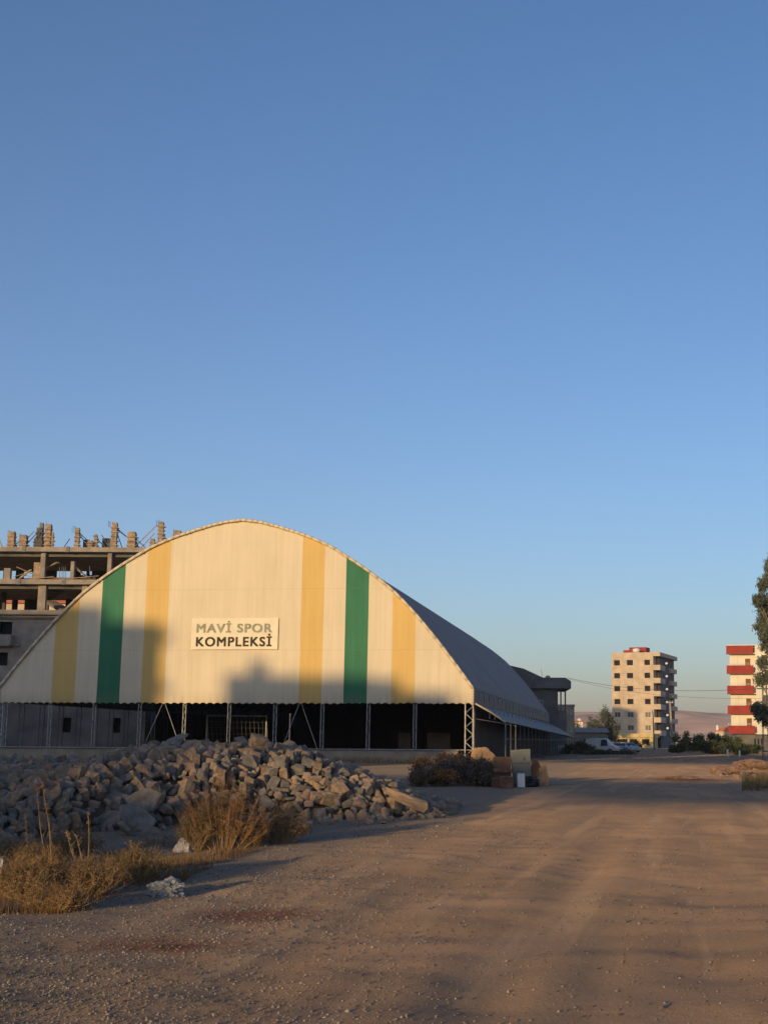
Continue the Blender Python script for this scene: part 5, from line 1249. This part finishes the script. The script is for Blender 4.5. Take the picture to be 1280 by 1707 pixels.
# ------------------------------------------------------------------ unseen blocks added behind the viewer, shaped to throw the evening shadows
ca, sa_ = math.cos(SUN_AZ), math.sin(SUN_AZ); TE = math.tan(SUN_EL)
def vw(p): return p[0]*ca-p[1]*sa_, p[0]*sa_+p[1]*ca
WB = -75.0
def H_for(z, w): return z+(w-WB)*TE
def block(name, label, v0, v1, H, depth=11, wall='plaster', zlo=0.0, group='buildings behind the viewer', balc=None):
    """box building whose front faces along the light; v across the light, WB its near face"""
    o = thing(name, label, 'building', (((v0+v1)/2)*ca+WB*sa_, -((v0+v1)/2)*sa_+WB*ca, 0), group); u = (ca, -sa_); w_ = (sa_, ca)
    MB().fbox((0, 0, 0), u, w_, v0, v1, WB-depth, WB, zlo, H).build('wall', M[wall], o)
    for l in range(int((H-zlo)/3)):
        for k in range(max(1, int((v1-v0)/3.2))):
            a = v0+1+k*3.2
            if a+1.3 < v1: MB().fbox((0, 0, 0), u, w_, a, a+1.3, WB+.002, WB+.03, zlo+l*3+1, zlo+l*3+2.3).build('window', M['glass'], o)
    return o, u, w_
def fpt(px, py):
    s, Y = s_of(px); return at(px, py, Y)
def vH(px, py):
    p = fpt(px, py); v, w = vw(p); return v, H_for(p.z, w)
v0, H0 = vH(100, 1003); v1, H1 = vH(272, 1038)  # unseen blocks, outlines shaped to the shade wanted on the hall front
o, u, w_ = block('apartment_building', 'tall plastered apartment block with side balconies behind the viewer', v0-9, v1, H1, wall='cream_wall')
vm = v0+(v1-v0)*0.45
MB().fbox((0, 0, 0), u, w_, v0-9, vm, WB-10, WB-1, H1+.001, H0).build('roof_room', M['cream_wall'], o)
for py in (1048, 1133):
    va, Ha = vH(286, py-6); vb, Hb = vH(286, py+8); MB().fbox((0, 0, 0), u, w_, v1+.001, va, WB-6, WB-4.5, Hb, Ha).build('balcony', M['cream_wall'], o)
v2, H2 = vH(375, 1143); v3, H3 = vH(775, 1152)
o, u, w_ = block('apartment_building', 'lower broad apartment block behind the viewer', v2, vH(668, 1130)[0], vH(540, 1128)[1], wall='grey_wall')
va, Ha = vH(418, 1092); vb, _ = vH(446, 1092); MB().fbox((0, 0, 0), u, w_, va, vb, WB-6, WB-3, vH(540, 1128)[1]+.001, Ha).build('roof_tank', M['white_paint'], o)
va, Ha = vH(560, 1118); vb, _ = vH(625, 1118); MB().fbox((0, 0, 0), u, w_, va, vb, WB-8, WB-3, vH(540, 1128)[1]+.001, Ha).build('roof_room', M['grey_wall'], o)
block('apartment_building', 'stepped end block behind the viewer', vH(668, 1150)[0]+.01, vH(757, 1150)[0], vH(700, 1152)[1], wall='plaster')
# unseen low row, added to shade rubble heap left half and verge, top of shadow 0.6 m at 47 m
pL = vH(757, 1150)[0]+.02; pM = -16.6; pR = 1.5
block('house_row', 'row of low plastered houses behind the viewer', pL, pM, H_for(0.9, 46), wall='plaster')
# made-up frame: its open storey and walled top shape a shade band on the road
o = thing('unfinished_building', 'concrete frame with an open storey behind the viewer', 'building', (((pR+pM)/2)*ca+WB*sa_, -((pR+pM)/2)*sa_+WB*ca, 0), 'buildings behind the viewer')
def wy(v, y): return (v+y*sa_)/ca*sa_+y*ca      # distance along the light of the ground point (v, y)
vv4 = [pM+.01, -14.0, -11.0, pR]; lo4 = [H_for(0, wy(v, y)) for v, y in zip(vv4, (46, 40, 37, 35))]; hi4 = [H_for(0, wy(v, y)) for v, y in zip(vv4, (56, 56, 55, 53))]
def fp3(v, w, z): return (v*ca+w*sa_, -v*sa_+w*ca, z)
mb = MB()
for dw in (0, -3): mb.v += [fp3(v, WB+dw, z) for v, z in zip(vv4, lo4)]+[fp3(v, WB+dw, z) for v, z in zip(vv4, hi4)]
for k in range(3): mb.f += [(k, k+1, k+5, k+4), (k+8, k+12, k+13, k+9), (k, k+8, k+9, k+1), (k+4, k+5, k+13, k+12)]; mb.m += [0]*4
mb.f += [(0, 4, 12, 8), (3, 11, 15, 7)]; mb.m += [0, 0]; mb.build('top_storey', M['concrete'], o)
MB().fbox((0, 0, 0), u, w_, pM+.01, -12.0, WB-3, WB, 0, H_for(0.7, wy(-13, 24))).build('wall', M['concrete'], o)
MB().fbox((0, 0, 0), u, w_, -11.99, pR, WB-3, WB, 0, 6.0).build('wall', M['concrete'], o)
for k in (0, 3):
    a = (pM+.3, 0, 0, pR-.3)[k]; MB().fbox((0, 0, 0), u, w_, a-.12, a+.12, WB-1, WB-.7, (H_for(0.7, wy(-13, 24)) if k == 0 else 6.0)+.002, lo4[k]-.02).build('column', M['concrete'], o)
# made-up block behind the row, open at mid height, added to darken the far road
o2 = thing('unfinished_building', 'taller concrete frame with walled upper floors behind the viewer', 'building', ((-23.5)*ca+(WB-14)*sa_, 23.5*sa_+(WB-14)*ca, 0), 'buildings behind the viewer')
zu0 = H_for(0, vw((12, 94, 0))[1])+14*TE; zu1 = H_for(0, vw((14, 165, 0))[1])+14*TE
MB().fbox((0, 0, 0), u, w_, -35, -12, WB-17, WB-14, zu0, zu1).build('upper_storeys', M['concrete'], o2)
for a in (-34.8, -12.2): MB().fbox((0, 0, 0), u, w_, a-.15, a+.15, WB-16, WB-15.7, 0, zu0-.001).build('column', M['concrete'], o2)
# unseen far left tall block, added to shade the lower storeys of the construction site
pv, pw = vw((xc(60), YC)); vv_ = vw((xc(150), YC))[0]
block('apartment_building', 'tallest apartment block behind the viewer', pv-22, v0-9.05, H_for(zc(1022), pw), wall='grey_wall')
# made-up block behind the hall, added so its shadow falls on the tan building
tv, tw = vw(tb.pt(al(1066), 0, 0)); Yq = 186
qx = (tv+Yq*sa_)/ca
hid_caster = Bld('apartment_building', 'open framed tan block standing hidden behind the sports hall', 'building', (qx-14, Yq, 0), 0)
hid_caster.box('wall', M['cream_wall'], 0, 14, 0, 11, 17.5, at(640, 970, Yq).z)
for a in (0.3, 4.8, 9.2, 13.7):
    for b_ in (0.3, 10.7): hid_caster.box('column', M['concrete'], a-.2, a+.2, b_-.2, b_+.2, 0, 17.499)
for l in range(2): hid_caster.box('balcony', M['cream_wall'], 14.001, 15.0, 3, 6, 18.5+l*3, 19.6+l*3)

# ------------------------------------------------------------------ haze
hm = bpy.data.materials.new('haze'); hm.use_nodes = True; N = hm.node_tree; N.nodes.clear()
pv_ = N.nodes.new('ShaderNodeVolumePrincipled'); pv_.inputs['Color'].default_value = (0.80, 0.86, 1.0, 1); pv_.inputs['Density'].default_value = 0.00011; pv_.inputs['Anisotropy'].default_value = 0.0
oo = N.nodes.new('ShaderNodeOutputMaterial'); N.links.new(pv_.outputs[0], oo.inputs['Volume'])
mb = MB().box(-9500, 9500, -1500, 9500, -5, 130); tag(mb.build('haze', hm), kind='stuff')
